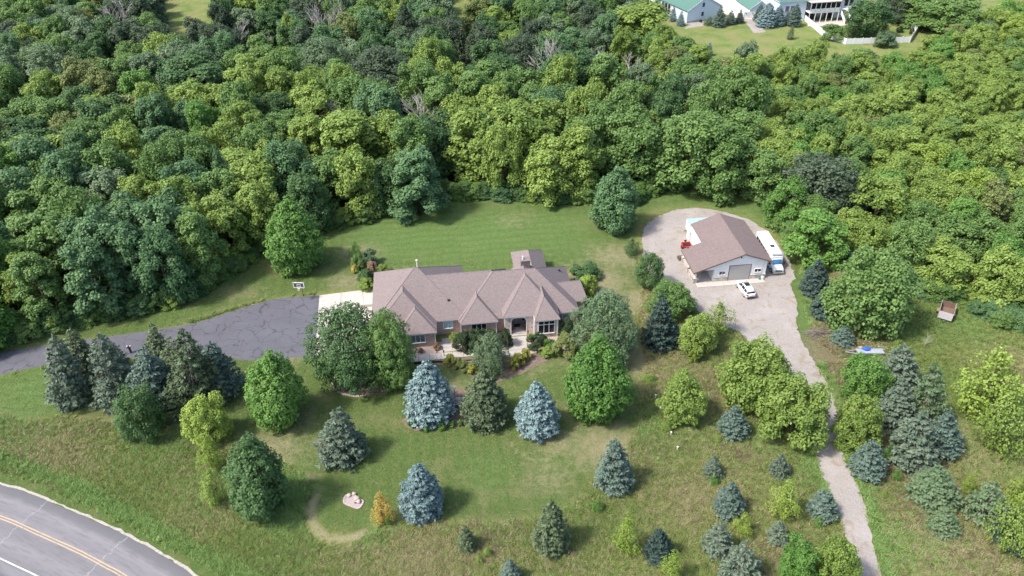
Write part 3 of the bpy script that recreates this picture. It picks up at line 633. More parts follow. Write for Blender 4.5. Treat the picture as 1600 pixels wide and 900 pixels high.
quad_panels('front_walk', pg((636, 566.5), (742, 556), (742, 546.5), (636, 556.5)), 6, 1, -.05, .04, M['walk'], .05, 'concrete walk along the front beds')
quad_panels('front_walk', pg((693, 550.5), (711, 548.8), (705.5, 528), (689.5, 529.5)), 1, 3, -.05, .045, M['walk'], .05, 'short concrete walk to the side door')
quad_panels('entry_walk', pg((794, 560), (824, 553), (823, 524.5), (797, 527)), 1, 3, -.05, .05, M['walk'], .05, 'broad concrete entry walk')
quad_panels('front_walk', pg((742.5, 556), (795, 556), (795, 547), (742.5, 546.5)), 3, 1, -.05, .038, M['walk'], .05, 'concrete walk behind the weeping tree')
sheet('planting_bed', jag(np.array(pg((640, 557), (692, 551), (690, 534), (640, 545))), .08), .014, M['rockbed'], 'pinkish rock bed by the left wing')
sheet('planting_bed', jag(np.array(pg((706, 547), (796, 545), (792, 518), (706, 526))), .08), .018, M['rockbed'], 'rock bed with dark yews')
sheet('planting_bed', jag(np.array(pg((640, 568), (742, 558), (800, 557), (845, 548), (870, 555), (815, 585), (770, 600), (720, 580), (690, 570), (660, 571))), .1), .016, M['soil'], 'mulched shrub bed along the walk')
sheet('planting_bed', jag(np.array(pg((824, 555), (850, 546), (905, 552), (905, 520), (870, 518), (824, 528))), .1), .022, M['rockbed'], 'rock bed under the bay window')
sheet('planting_bed', jag(smooth_poly(np.array(pg((632, 652), (650, 672), (700, 668), (725, 666), (740, 640), (725, 610), (700, 612)))), .12), .014, M['soil'], 'mulched lawn bed between two spruces')
sheet('planting_bed', jag(smooth_poly(np.array(pg((520, 600), (530, 614), (556, 619), (590, 617), (620, 608), (640, 590), (600, 575), (530, 585)))), .08), .014, M['soil'], 'mulched bed under the ash')
ed = MB(); edge_line = resample(smooth_poly(np.array(pg((519, 598), (524, 609), (536, 616), (556, 620), (572, 618))), 6, False), 22)
for a, b in zip(edge_line[:-1], edge_line[1:]):
    t = (b - a); L = np.linalg.norm(t); t /= L; nn = np.array([-t[1], t[0]]); q = [a + t * .02 - nn * .12, b - t * .02 - nn * .12, b - t * .02 + nn * .12, a + t * .02 + nn * .12]
    ed.prism(q, -.02, .16 + random.uniform(-.02, .02))
tag(ed.build('bed_edging', M['terracotta' if 0 else 'pink_stone']), 'curved pink block edging under the spreading ash', 'edging', None)

# ------------------------------------------------------------------ metal shop
SO = G(1090, 449.8); SA = R_(5.6)
shop = thing('metal_shop', 'white metal shop with brown roof, stone wainscot and open side porch', 'outbuilding', (SO[0], SO[1], 0), SA)
RZ, RU = 5.55, 7.85
def rz(u): return RZ - .37 * abs(u - RU)
body = MB()
for v_ in (1.45, 14.1):
    pass
u0, u1, v0, v1 = 3.06, 12.3, 1.45, 14.2
body.poly([(u0, v0, 0), (u1, v0, 0), (u1, v0, rz(u1) - .12), (RU, v0, RZ - .12), (u0, v0, rz(u0) - .12)])
body.poly([(u0, v1, 0), (u1, v1, 0), (u1, v1, rz(u1) - .12), (RU, v1, RZ - .12), (u0, v1, rz(u0) - .12)])
body.poly([(u0, v0, 0), (u0, v1, 0), (u0, v1, rz(u0) - .12), (u0, v0, rz(u0) - .12)]); body.poly([(u1, v0, 0), (u1, v1, 0), (u1, v1, rz(u1) - .12), (u1, v0, rz(u1) - .12)])
body.poly([(u0 - 3.0, v0 - .05, rz(0) - .15), (u0, v0 - .05, rz(0) - .15), (u0, v0 - .05, rz(u0) - .13), (u0 - 3.0, v0 - .05, rz(u0 - 3) - .13)])
wl_ = body.build('wall', M['steel_white'], shop)
rib = MB()
for k in range(13):
    u = u0 + .35 + k * .73
    if not (5.5 < u < 9.7): rib.box(u - .03, u + .03, v0 - .03, v0 - .002, .85, min(rz(u) - .2, 6))
    elif 1: rib.box(u - .03, u + .03, v0 - .03, v0 - .002, 3.3, rz(u) - .2)
for k in range(17): rib.box(u0 - .03, u0 - .002, v0 + .35 + k * .73, v0 + .41 + k * .73, 0, rz(u0) - .2); rib.box(u1 + .002, u1 + .03, v0 + .35 + k * .73, v0 + .41 + k * .73, 0, rz(u1) - .2)
rib.build('siding_rib', M['steel_white'], shop)
rf = MB(); th = .14
def slab(mb, a, b, va, vb):                               # sloped roof slab between u=a and u=b
    mb.hexa([(a, va, rz(a) - th), (b, va, rz(b) - th), (b, vb, rz(b) - th), (a, vb, rz(a) - th), (a, va, rz(a)), (b, va, rz(b)), (b, vb, rz(b)), (a, vb, rz(a))])
slab(rf, 2.85, RU, 1.05, 14.5); roof_l = rf.build('roof_slope', M['shop_shingle'], shop)
rf = MB(); slab(rf, RU + .003, 12.85, 1.05, 14.5); rf.build('roof_slope', M['shop_shingle'], shop)
rf = MB(); slab(rf, -.65, 2.846, 1.05, 8.3); rf.build('porch_roof', M['shop_shingle'], shop)
MB().tube([(RU, 1.0, RZ + .01), (RU, 14.5, RZ + .01)], .10, 6).build('ridge_cap', M['shop_shingle'], shop)
fa = MB()
for a, b in ((-.65, RU), (RU, 12.85)): fa.hexa([(a, 1.0, rz(a) - .24), (b, 1.0, rz(b) - .24), (b, 1.045, rz(b) - .24), (a, 1.045, rz(a) - .24), (a, 1.0, rz(a) + .01), (b, 1.0, rz(b) + .01), (b, 1.045, rz(b) + .01), (a, 1.045, rz(a) + .01)])
fa.box(12.853, 12.91, 1.05, 14.5, rz(12.85) - .22, rz(12.85)); fa.box(-.71, -.653, 1.05, 8.3, rz(-.65) - .22, rz(-.65)); fa.build('fascia', M['brown_trim'], shop)
gd = MB().box(5.62, 9.53, 1.40, 1.447, 0, 3.12).build('door_frame', M['brown_trim'], shop)
for k in range(5): MB().box(5.78, 9.40, 1.37, 1.398, .02 + k * .6, .02 + k * .6 + .585).build('door_panel', M['door_grey'], shop)
winset('window', 3.98, 5.02, 1.36, 2.02, 1.45, 2, M['glass'], shop, fr=.05); winset('window', 10.25, 11.36, 1.38, 2.05, 1.45, 2, M['glass'], shop, fr=.05)
MB().box(3.06, 5.6, 1.32, 1.448, 0, .82).build('stone_wainscot', M['shop_stone'], shop); MB().box(9.55, 12.36, 1.32, 1.448, 0, .82).build('stone_wainscot', M['shop_stone'], shop)
for a_, b_ in ((3.05, 5.61), (9.54, 12.37)): MB().box(a_, b_, 1.29, 1.449, .823, .88).build('wainscot_cap', M['concrete'], shop)
lt = MB().box(7.32, 7.46, 1.2, 1.44, 4.6, 4.85).build('gable_light', M['dark'], shop)
for k, v_ in enumerate((1.6, 5.0, 8.0)):
    b = MB().box(-.42, .28, v_ - .3, v_ + .3, 0, .95).build('post_base', M['shop_stone'], shop)
    MB().box(-.46, .32, v_ - .34, v_ + .34, .953, 1.03).build('base_cap', M['concrete'], b)
    MB().box(-.2, .06, v_ - .13, v_ + .13, 1.033, rz(-.2) - .2).build('porch_post', M['white'], shop)
MB().box(-.3, .16, 1.30, 8.2, rz(-.2) - .42, rz(-.2) - .2).build('porch_beam', M['white'], shop)
for k in range(2):
    v_ = 2.15 + k * 3.35
    kw = MB().box(-.32, .12, v_, v_ + 2.3, 0, .75).build('knee_wall', M['shop_stone'], shop); MB().box(-.37, .17, v_ - .02, v_ + 2.32, .753, .83).build('wall_cap', M['concrete'], kw)
MB().box(.35, 3.0, 1.3, 8.0, -.02, .05).build('porch_slab', M['concrete'], shop)
MB().box(.3, 3.05, 8.0, 8.12, 0, 2.9).build('porch_back_wall', M['dark'], shop)
root = thing('shop_apron', 'long pale concrete apron before the shop door', None, (SO[0], SO[1], 0), SA); root['kind'] = 'structure'
for k in range(5): MB().box(.04 + k * 2.38, .04 + (k + 1) * 2.38 - .04, .0, 1.29, -.05, .09).build('slab', M['concrete'], root)
def shop_pt(u, v_, z=0): return (SO[0] + u * math.cos(SA) - v_ * math.sin(SA), SO[1] + u * math.sin(SA) + v_ * math.cos(SA), z)
# bench under the porch
bn = thing('porch_bench', 'grey slatted bench standing under the shop porch', 'bench', shop_pt(1.5, 5.0, .05), SA)
for k in range(4): MB().box(-.9, .9, -.24 + k * .13, -.14 + k * .13, .42, .46).build('seat_slat', M['grey'], bn)
for k in range(3): MB().box(-.9, .9, .28, .32, .55 + k * .15, .66 + k * .15).build('back_slat', M['grey'], bn)
for sx in (-1, 1): MB().box(sx * .8 - .04, sx * .8 + .04, -.25, .32, 0, .415).build('leg', M['dark'], bn)
# enclosed white trailer behind the shop
tr = thing('enclosed_trailer', 'white enclosed trailer with pale blue roof behind the shop', 'trailer', shop_pt(6.0, 17.25), SA)
MB().box(-2.6, 3.0, -1.1, 1.15, .45, 2.3).build('body', M['vinyl'], tr); MB().box(-2.63, 3.03, -1.13, 1.18, 2.303, 2.38).build('roof', M['pale_roof'], tr)
for x in (-.5, 1.6): MB().tube([(x, -.1, 2.38), (x, -.1, 2.58)], .16, 8).build('roof_vent', M['dark'], tr)
for x in (-.45, .45):
    for y in (-1.1, 1.1): MB().tube([(x, y - .11, .36), (x, y + .11, .36)], .36, 12).build('wheel', M['black'], tr)
MB().box(-3.3, -2.6, -.06, .06, .42, .5).build('hitch', M['dark'], tr)
lw_ = thing('storage_locker', 'white metal locker behind the shop beside the enclosed trailer', 'locker', shop_pt(3.3, 15.3), SA)
MB().box(-.4, .5, -.75, .7, 0, 1.75).build('body', M['vinyl'], lw_); MB().box(-.45, .55, -.8, .75, 1.753, 1.84).build('lid', M['steel_white'], lw_)
# red implement
ri = thing('red_implement', 'red farm implement with black seat beside the shop', 'implement', shop_pt(1.65, 12.3), SA)
MB().box(-.85, .85, -.55, .45, .5, .62).box(-.85, -.75, -.55, .45, .62, 1.0).box(.75, .85, -.55, .45, .62, 1.0).box(-.75, .75, .35, .45, .62, 1.0).build('body', M['red'], ri)
MB().box(-.6, .7, -.4, .25, .63, .75).build('deck', M['dark'], ri)
MB().box(-.15, .15, .5, .62, .62, 1.35).box(-.2, .2, .46, .8, 1.1, 1.2).build('seat', M['black'], ri)
for x in (-.8, .8): MB().tube([(x - .09, -.1, .34), (x + .09, -.1, .34)], .34, 12).build('wheel', M['black'], ri)
MB().box(-.05, .05, -1.5, -.55, .45, .53).build('drawbar', M['red'], ri)
wd = thing('wood_stack', 'low dark stack of split firewood at the porch end', 'firewood', shop_pt(-.35, 8.9), SA)
for r_ in range(3):
    for k in range(6 - r_): MB().tube([(-.5 + random.uniform(-.06, .06), -.6 + k * .22 + r_ * .11, .1 + r_ * .19), (.45 + random.uniform(-.06, .06), -.6 + k * .22 + r_ * .11, .1 + r_ * .19)], .10, 6).build('log', M['bark'], wd)
hs = thing('garden_hose_reel', 'white and green hose reel at the corner of the shop apron', 'hose reel', shop_pt(11.55, 1.0, .09), SA)
MB().box(-.05, .3, -.2, .15, 0, .55).build('body', M['vinyl'], hs); MB().tube([(-.45, 0, .2), (-.15, 0, .2)], .2, 12).build('reel', plain('green_hose', (.05, .22, .16), .5), hs)

# ------------------------------------------------------------------ vehicles
def wheel(parent, x, y, r, w, side):
    o = MB().tube([(x, y - w / 2, r), (x, y + w / 2, r)], r, 16).build('wheel', M['black'], parent, False)
    MB().tube([(x, y + side * (w / 2 - .02), r), (x, y + side * (w / 2 + .012), r)], r * .62, 12).build('rim', M['alu'], o)
def make_car():
    a = G(1151.0, 448.6); b = G(1161.6, 463.4); d = b - a; ang = math.atan2(-d[1], -d[0])     # heading, rear to front
    left = np.array([-math.sin(ang), math.cos(ang), 0]); ctr = (a + b) / 2 + left * .85 * (1 if (np.array([-math.sin(ang), math.cos(ang)])[0] > 0) else -1)
    c = thing('parked_car', 'white crossover car with dark sunroof parked before the shop', 'car', (ctr[0], ctr[1], 0), ang)
    # side profile stations: x, half width at sill, half width at belt, sill z, belt z
    st = [(-2.32, .62, .66, .45, .95), (-2.2, .84, .86, .32, 1.02), (-1.6, .89, .91, .26, 1.03), (-.5, .91, .92, .25, 1.00), (.6, .91, .92, .25, .97), (1.3, .89, .90, .27, .92), (1.85, .84, .84, .30, .84), (2.2, .70, .70, .36, .72), (2.32, .52, .55, .42, .62)]
    rings = []
    for x, hs_, hb, z0, z1 in st:
        zm = (z0 + z1) / 2
        rings.append([(x, -hs_ * .93, z0), (x, -hs_, z0 + .10), (x, -hb * 1.01, zm), (x, -hb, z1 - .08), (x, -hb * .90, z1), (x, 0, z1 + .03), (x, hb * .90, z1), (x, hb, z1 - .08), (x, hb * 1.01, zm), (x, hs_, z0 + .10), (x, hs_ * .93, z0), (x, 0, z0 - .02)])
    MB().loft(rings).build('body', M['car_white'], c, True)
    cab = [(-2.12, .70, .62, 1.0, 1.04), (-1.72, .82, .60, 1.0, 1.46), (-1.2, .84, .62, .99, 1.58), (-.3, .84, .64, .98, 1.62), (.35, .83, .62, .96, 1.57), (.85, .82, .66, .95, 1.30), (1.35, .80, .72, .93, .96)]
    rg = []
    for x, hb, hr, z0, z1 in cab: rg.append([(x, -hb, z0 - .03), (x, -(hb * .55 + hr * .45), (z0 + z1) / 2), (x, -hr, z1 - .02), (x, 0, z1), (x, hr, z1 - .02), (x, (hb * .55 + hr * .45), (z0 + z1) / 2), (x, hb, z0 - .03)])
    MB().loft(rg).build('glass_house', M['glass'], c, True)
    rp = [(-1.95, .55, 1.35), (-1.6, .60, 1.54), (-1.2, .62, 1.605), (-.3, .64, 1.645), (.32, .62, 1.60)]
    MB().loft([[(x, -h - .02, z - .05), (x, -h, z), (x, 0, z + .02), (x, h, z), (x, h + .02, z - .05)] for x, h, z in rp]).build('roof', M['car_white'], c, True)
    MB().box(-.75, .18, -.42, .42, 1.664, 1.676).build('sunroof', M['glass'], c)
    for s in (-1, 1):
        for (xa, za, xb, zb) in ((-1.95, 1.35, -1.85, 1.0), (-1.15, 1.55, -1.0, 1.0), (-.15, 1.58, -.05, .98), (.40, 1.54, 1.25, .95)):
            MB().tube([(xa, s * .655, za), (xb, s * .85, zb)], .045, 6).build('pillar', M['car_white'], c)
        MB().box(-2.36, -2.12, s * .74 - .14, s * .74 + .14, .82, 1.0).build('tail_light', M['red'], c)
        MB().box(2.05, 2.27, s * .58 - .13, s * .58 + .13, .60, .72).build('headlight', M['chrome'], c)
        MB().box(.75, .92, s * .99 - .1, s * .99 + .1, .98, 1.12).build('mirror', M['car_white'], c)
        wheel(c, -1.36, s * .80, .34, .24, s); wheel(c, 1.36, s * .80, .34, .24, s)
    MB().box(-2.38, -2.2, -.7, .7, .34, .5).build('rear_bumper', M['dark'], c); MB().box(-2.37, -2.30, -.26, .26, .72, .84).build('licence_plate', M['alu'], c)
    return c
make_car()
def make_bus():
    f = (G(1207, 430) + G(1224.5, 430.5)) / 2; ang = R_(2.5) - math.pi / 2
    L = 9.9; ctr = (f[0], f[1] + .1, 0)
    # local x forward, origin on the ground below the front bumper
    b = thing('shuttle_bus', 'white shuttle bus with blue windscreen parked beside the shop', 'bus', ctr, ang)
    W2 = 1.12
    box = [(-9.7, .95), (-9.6, 1.0), (-2.3, 1.0), (-1.75, .93)]
    rings = []
    for x, k in box:
        zt = 2.92 if x < -2 else 2.62
        rings.append([(x, -W2 * k, .55), (x, -W2 * k, zt - .18), (x, -W2 * k * .86, zt), (x, 0, zt + .05), (x, W2 * k * .86, zt), (x, W2 * k, zt - .18), (x, W2 * k, .55), (x, 0, .5)])
    MB().loft(rings).build('body', M['car_white'], b)
    cabr = [(-2.3, .96, 2.2), (-1.72, .95, 2.2), (-1.25, .93, 1.36), (-.3, .90, 1.2), (-.06, .84, .98)]
    MB().loft([[(x, -w, .42), (x, -w, zt - .12), (x, -w * .86, zt), (x, 0, zt + .04), (x, w * .86, zt), (x, w, zt - .12), (x, w, .42)] for x, w, zt in cabr]).build('cab', M['car_white'], b, False)
    MB().hexa([(-1.70, -.80, 2.10), (-1.22, -.84, 1.42), (-1.22, .84, 1.42), (-1.70, .80, 2.10), (-1.66, -.80, 2.16), (-1.17, -.84, 1.47), (-1.17, .84, 1.47), (-1.66, .80, 2.16)]).build('windscreen', M['windscreen'], b)
    MB().box(-.07, .02, -.55, .55, .72, .98).build('grille', M['dark'], b)
    for k in range(2): MB().box(.022, .04, -.55, .55, .78 + k * .1, .81 + k * .1).build('grille_bar', M['chrome'], b)
    MB().box(-.12, .10, -.95, .95, .40, .66).build('bumper', M['chrome'], b); MB().box(.105, .12, -.22, .22, .46, .58).build('licence_plate', M['alu'], b)
    for s in (-1, 1):
        MB().box(-.14, .03, s * .72 - .13, s * .72 + .13, .74, .95).build('headlight', M['alu'], b)
        MB().box(-1.45, -1.36, s * 1.28 - .14, s * 1.28 + .14, 1.35, 1.75).tube([(-1.4, s * .9, 1.5), (-1.4, s * 1.2, 1.55)], .03, 5).build('mirror', M['dark'], b)
        MB().box(-2.15, -1.75, s * .975 - .012, s * .975 + .012, 1.35, 2.0).build('cab_window', M['glass'], b)
        for k in range(6): MB().box(-9.1 + k * 1.1, -8.15 + k * 1.1, s * 1.125 - .012, s * 1.125 + .012, 1.55, 2.4).build('window', M['glass'], b)
        wheel(b, -1.0, s * .86, .40, .28, s); wheel(b, -7.2, s * .90, .40, .34, s)
    MB().box(-4.95, -4.35, -.35, .35, 2.98, 3.05).build('roof_hatch', M['dark'], b); MB().ball((-3.9, .02, 2.95), .42, 12, 6, .35).build('roof_fan_cover', M['vinyl'], b, True)
    MB().box(-2.35, -1.78, -.9, .9, 2.925, 2.945).build('roof_seam', M['grey'], b)
make_bus()

# ------------------------------------------------------------------ trees: crowns of many small leaves gathered in clumps
def cards(pos, nrm, along, length, width):
    """one leaf quad (kite) per row"""
    n = len(pos); nrm = nrm / (np.linalg.norm(nrm, axis=1)[:, None] + 1e-9)
    a = along - nrm * np.sum(along * nrm, 1)[:, None]; a /= (np.linalg.norm(a, axis=1)[:, None] + 1e-9)
    b = np.cross(nrm, a); L = np.broadcast_to(length, n)[:, None]; Wd = np.broadcast_to(width, n)[:, None]
    v = np.stack([pos - a * L * .5, pos + b * Wd * .5 + a * L * .05, pos + a * L * .5, pos - b * Wd * .5 + a * L * .05], 1)
    return v.reshape(-1, 3)
def leaf_mesh(name, verts, tint, mat):
    me = bpy.data.meshes.new(name); n = len(verts) // 4
    fast_mesh(me, verts, np.arange(n * 4).reshape(n, 4))
    a = me.attributes.new('tint', 'FLOAT', 'FACE'); a.data.foreach_set('value', np.clip(tint, 0, 1).astype(np.float32))
    me.materials.append(mat); return me
def unit(r, n):
    v = r.normal(size=(n, 3)); return v / np.linalg.norm(v, axis=1)[:, None]
def profile(shape, t):
    """crown radius (0..1) at height fraction t"""
    t = np.clip(t, 0, 1)
    if shape == 'round': return np.sqrt(np.clip(1 - (2 * t - 1) ** 2, 0, 1)) * .98 + .02
    if shape == 'dome': return np.where(t < .35, .80 + .2 * np.sin(t / .35 * np.pi / 2), np.sqrt(np.clip(1 - ((t - .35) / .65) ** 2, 0, 1)))
    if shape == 'egg': return np.where(t < .33, .72 + .28 * np.sin(t / .33 * np.pi / 2), np.clip(1 - ((t - .33) / .67) ** 1.9, 0, 1))
    if shape == 'column': return np.where(t < .15, .7 + .3 * t / .15, np.clip(1 - ((t - .15) / .85) ** 3.2, 0, 1))
    if shape == 'vase': return np.where(t < .6, .45 + .55 * (t / .6) ** .8, np.sqrt(np.clip(1 - ((t - .6) / .4) ** 2, 0, 1)))
    return np.clip(1 - t, 0, 1)
def crown(name, H, W, base, shape, nclump, nleaf, leaf, seed, mat, rc=None, ragged=.16, pointy=.0, open_=.0):
    r = np.random.default_rng(seed); R = W / 2; Hc = H - base
    # even spread of clump centres over the crown's surface
    C = []; tries = 0
    w = np.linspace(0, 1, 200); prof = profile(shape, w); cum = np.cumsum(prof + .15); cum /= cum[-1]
    cand_t = np.interp(r.random(nclump * 14), cum, w); cand_a = r.random(nclump * 14) * 2 * np.pi
    lob = 1 + ragged * (np.sin(cand_a * 3 + seed) * .5 + np.sin(cand_a * 5 + cand_t * 7 + seed * 2) * .5)
    rad = profile(shape, cand_t) * R * lob * (1 + r.normal(0, ragged * .45, len(cand_t)))
    rc0 = rc or (.62 * math.sqrt((2 * math.pi * R * Hc * .9) / nclump))
    P = np.stack([np.cos(cand_a) * np.maximum(rad - rc0 * .75, 0), np.sin(cand_a) * np.maximum(rad - rc0 * .75, 0), base + rc0 * .5 + cand_t * (Hc - rc0 * 1.3)], 1)
    chosen = [0]; d = np.linalg.norm(P - P[0], axis=1)
    for _ in range(nclump - 1):
        k = int(np.argmax(d * (1 + r.random(len(d)) * .35))); chosen.append(k); d = np.minimum(d, np.linalg.norm(P - P[k], axis=1))
    P = P[chosen]; mid = np.array([0, 0, base + Hc * .42])
    V = []; T = []
    for c in P:
        if r.random() < open_: continue
        out = c - mid; out[2] *= .8; out /= np.linalg.norm(out) + 1e-9; rcl = rc0 * r.uniform(.72, 1.35); ct = r.random()
        n = int(nleaf * (rcl / rc0) ** 2 * r.uniform(.8, 1.2))
        d_ = unit(r, n * 2); key = d_ @ (out * .8 + np.array([0, 0, .45])); d_ = d_[np.argsort(-key + r.normal(0, .35, len(key)))[:n]]
        shell = rcl * (r.uniform(.62, 1.08, n) + pointy * np.clip(d_ @ out, 0, 1))
        pos = c + d_ * shell[:, None] * np.array([1.08, 1.08, .82])
        nr = d_ * .5 + out * .3 + np.array([0, 0, .8]) + r.normal(0, .40, (n, 3))
        al = d_ + np.array([0, 0, -.35]) + r.normal(0, .5, (n, 3))
        sz = leaf * r.uniform(.65, 1.35, n)
        V.append(cards(pos, nr, al, sz * 1.25, sz)); T.append(.5 + (ct - .5) * .7 + r.normal(0, .23, n))
    n = int(nclump * nleaf * .22)                         # scattered leaves inside
    t = r.random(n) * .9; a = r.random(n) * 2 * np.pi; rr_ = np.sqrt(r.random(n)) * .72 * R * profile(shape, t)
    pos = np.stack([np.cos(a) * rr_, np.sin(a) * rr_, base + t * Hc], 1)
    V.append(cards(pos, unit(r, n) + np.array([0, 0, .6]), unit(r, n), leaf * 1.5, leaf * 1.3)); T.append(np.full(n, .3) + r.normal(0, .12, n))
    V = np.concatenate(V); rxy = np.hypot(V[:, 0], V[:, 1]); V[:, :2] *= R / np.percentile(rxy, 99.0); V[:, 2] *= H / np.percentile(V[:, 2], 99.7)
    return leaf_mesh(name, V, np.concatenate(T), mat)
def spruce(name, H, W, seed, mat, tiers=20, dens=1.0, puff=24, leaf=.30, belly=1.0, inner=True, gap=.0, droop=.12, sparse_side=None, bulge=1.45):
    r = np.random.default_rng(seed); R = W / 2; V = []; T = []
    for k in range(tiers):
        f = (k + r.uniform(-.2, .2)) / tiers; f = max(f, .0); z = H * (.035 + .955 * f)
        rad = R * (1 - f ** bulge) ** .92 * belly * (1 if f > .14 else .82 + 1.3 * f) + .06 * R
        nb = max(3, int(2 * math.pi * rad / (.74 / dens)))
        ph = r.random() * 6.28
        for j in range(nb):
            if r.random() < gap: continue
            a = ph + 2 * math.pi * (j + r.uniform(-.38, .38)) / nb; L = rad * r.uniform(.70, 1.12)
            if sparse_side is not None and abs(((a - sparse_side + math.pi) % (2 * math.pi)) - math.pi) < 1.0 and f < .66:
                if r.random() < .5: continue
                L *= r.uniform(.6, .9)
            d = np.array([math.cos(a), math.sin(a), 0]); zj = z + r.normal(0, .10); dr = droop * r.uniform(.5, 1.6)
            ct = r.random(); n = int(puff * r.uniform(.7, 1.3) * (.5 + .5 * min(1, rad / R * 1.5)))
            s = np.clip(1 - r.random(n) ** 1.3 * .58, .2, 1.02)
            side = np.cross(d, [0, 0, 1.0]); wsp = .22 + .16 * rad / R
            lat = r.normal(0, 1, n) * wsp * (1.25 - .75 * s)
            zz = zj - L * dr * s + L * dr * .9 * np.clip(s - .62, 0, 1) * 2.0 - np.abs(lat) * .25 + r.normal(0, .055, n)
            pos = d[None] * (L * s)[:, None] + side[None] * lat[:, None]; pos[:, 2] = zz
            al = d[None] * .9 + side[None] * (np.sign(lat) * .6 + r.normal(0, .4, n))[:, None] + np.array([0, 0, .18])[None] + r.normal(0, .2, (n, 3))
            nr = np.array([0, 0, 1.0])[None] * .85 + d[None] * .40 + r.normal(0, .42, (n, 3))
            sz = leaf * r.uniform(.65, 1.35, n)
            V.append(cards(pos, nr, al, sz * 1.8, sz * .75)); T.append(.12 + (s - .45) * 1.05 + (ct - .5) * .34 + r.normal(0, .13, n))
    n = 26; z = H * (.91 + r.random(n) * .08); pos = np.stack([r.normal(0, .05, n), r.normal(0, .05, n), z], 1)
    V.append(cards(pos, unit(r, n), np.tile([0, 0, 1.0], (n, 1)) + r.normal(0, .3, (n, 3)), leaf * 1.4, leaf * .5)); T.append(np.full(n, .8))
    V = np.concatenate(V); rxy = np.hypot(V[:, 0], V[:, 1]); V[:, :2] *= R * 1.06 / np.percentile(rxy, 98.5)
    return leaf_mesh(name, V, np.concatenate(T), mat)
def crown_lobed(name, H, W, base, shape, nclump, nleaf, leaf, seed, mat, lobes=9, ragged=.2, open_=0.0, **kw):
    """an irregular crown: several overlapping billows, each carrying leaf clumps on its outside"""
    r = np.random.default_rng(seed); R = W / 2; Hc = H - base; L = [(np.array([r.normal(0, .12) * R, r.normal(0, .12) * R, base + Hc * .70]), R * r.uniform(.50, .62))]
    for k in range(lobes):
        a = 2 * math.pi * (k * .381966 * 1.0) + r.uniform(-.35, .35); t = (k + .5) / lobes; z = base + Hc * (.12 + .68 * t) ; pr = float(profile(shape, np.array((z - base) / Hc)))
        lr = R * r.uniform(.34, .58) * (1.05 - .35 * t); d = max(0, R * pr * r.uniform(.86, 1.18) - lr * .8); L.append((np.array([math.cos(a) * d, math.sin(a) * d, z]), lr))
    C = []; O = []; A = sum(l[1] ** 2 for l in L)
    rc0 = .52 * math.sqrt(4 * math.pi * A * .55 / nclump)
    for c, lr in L:
        n = max(4, int(nclump * lr ** 2 / A)); d = unit(r, n * 6); out = c - np.array([0, 0, base + Hc * .35]); out /= np.linalg.norm(out) + 1e-9
        d = d[(d @ out > -.45) & (d[:, 2] > -.75)]; got = []
        for q in d:
            if all(np.dot(q, g) < math.cos(1.05 * rc0 / lr) for g in got): got.append(q)
            if len(got) >= n: break
        for q in got:
            p = c + q * np.array([1, 1, .85]) * (lr - rc0 * .55) * r.uniform(.88, 1.12)
            if all(np.linalg.norm((p - c2) / np.array([1, 1, .85])) > l2 * .72 for c2, l2 in L if c2 is not c): C.append(p); O.append(q)
    V = []; T = []
    for c, o in zip(C, O):
        if r.random() < open_: continue
        ct = r.random(); rcl = rc0 * r.uniform(.7, 1.3); n = int(nleaf * (rcl / rc0) ** 2 * r.uniform(.85, 1.2)); o = o * .7 + np.array([0, 0, .5]); o /= np.linalg.norm(o)
        d_ = unit(r, n * 2); d_ = d_[np.argsort(-(d_ @ o) + r.normal(0, .4, n * 2))[:n]]
        pos = c + d_ * (rcl * r.uniform(.55, 1.12, n))[:, None] * np.array([1.1, 1.1, .8]); nr = d_ * .5 + o * .3 + np.array([0, 0, .75]) + r.normal(0, .42, (n, 3)); al = d_ + np.array([0, 0, -.35]) + r.normal(0, .5, (n, 3))
        sz = leaf * r.uniform(.6, 1.4, n); V.append(cards(pos, nr, al, sz * 1.25, sz)); T.append(.5 + (ct - .5) * .7 + r.normal(0, .24, n))
    n = int(len(C) * nleaf * .2); k = r.integers(0, len(L), n); cc = np.array([l[0] for l in L])[k]; lr = np.array([l[1] for l in L])[k]
    pos = cc + unit(r, n) * (lr * .7 * r.random(n) ** .4)[:, None]; pos[:, 2] = np.maximum(pos[:, 2], base * .6)
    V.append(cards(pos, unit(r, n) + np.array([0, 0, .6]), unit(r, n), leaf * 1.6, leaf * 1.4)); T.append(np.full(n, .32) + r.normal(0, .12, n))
    V = np.concatenate(V); rxy = np.hypot(V[:, 0], V[:, 1]); V[:, :2] *= R / np.percentile(rxy, 98.0); zt = np.percentile(V[:, 2], 99.7); zb = np.percentile(V[:, 2], .5)
    V[:, 2] = base + (V[:, 2] - zb) * (H - base) / (zt - zb)
    return leaf_mesh(name, V, np.concatenate(T), mat)
def trunk_mesh(name, H, W, base, seed, mat, r0=None, limbs=7):
    r = random.Random(seed); mb = MB(); r0 = r0 or H * .016 + .05
    top = H * .72
    p = [(0, 0, -.15), (r.uniform(-.1, .1), r.uniform(-.1, .1), top * .35), (r.uniform(-.3, .3), r.uniform(-.3, .3), top * .7), (r.uniform(-.4, .4), r.uniform(-.4, .4), top)]
    mb.tube(p, [r0 * 1.25, r0 * .85, r0 * .55, r0 * .22], 8)
    for k in range(limbs):
        t = .28 + .6 * k / limbs; a = k * 2.4 + r.uniform(-.4, .4); z = top * t; L = W * .40 * r.uniform(.7, 1.0)
        q = [(0, 0, z), (math.cos(a) * L * .5, math.sin(a) * L * .5, z + L * .35), (math.cos(a) * L, math.sin(a) * L, z + L * .8)]
        mb.tube(q, [r0 * .42, r0 * .28, r0 * .08], 5)
    return mb.mesh(name, mat, True)
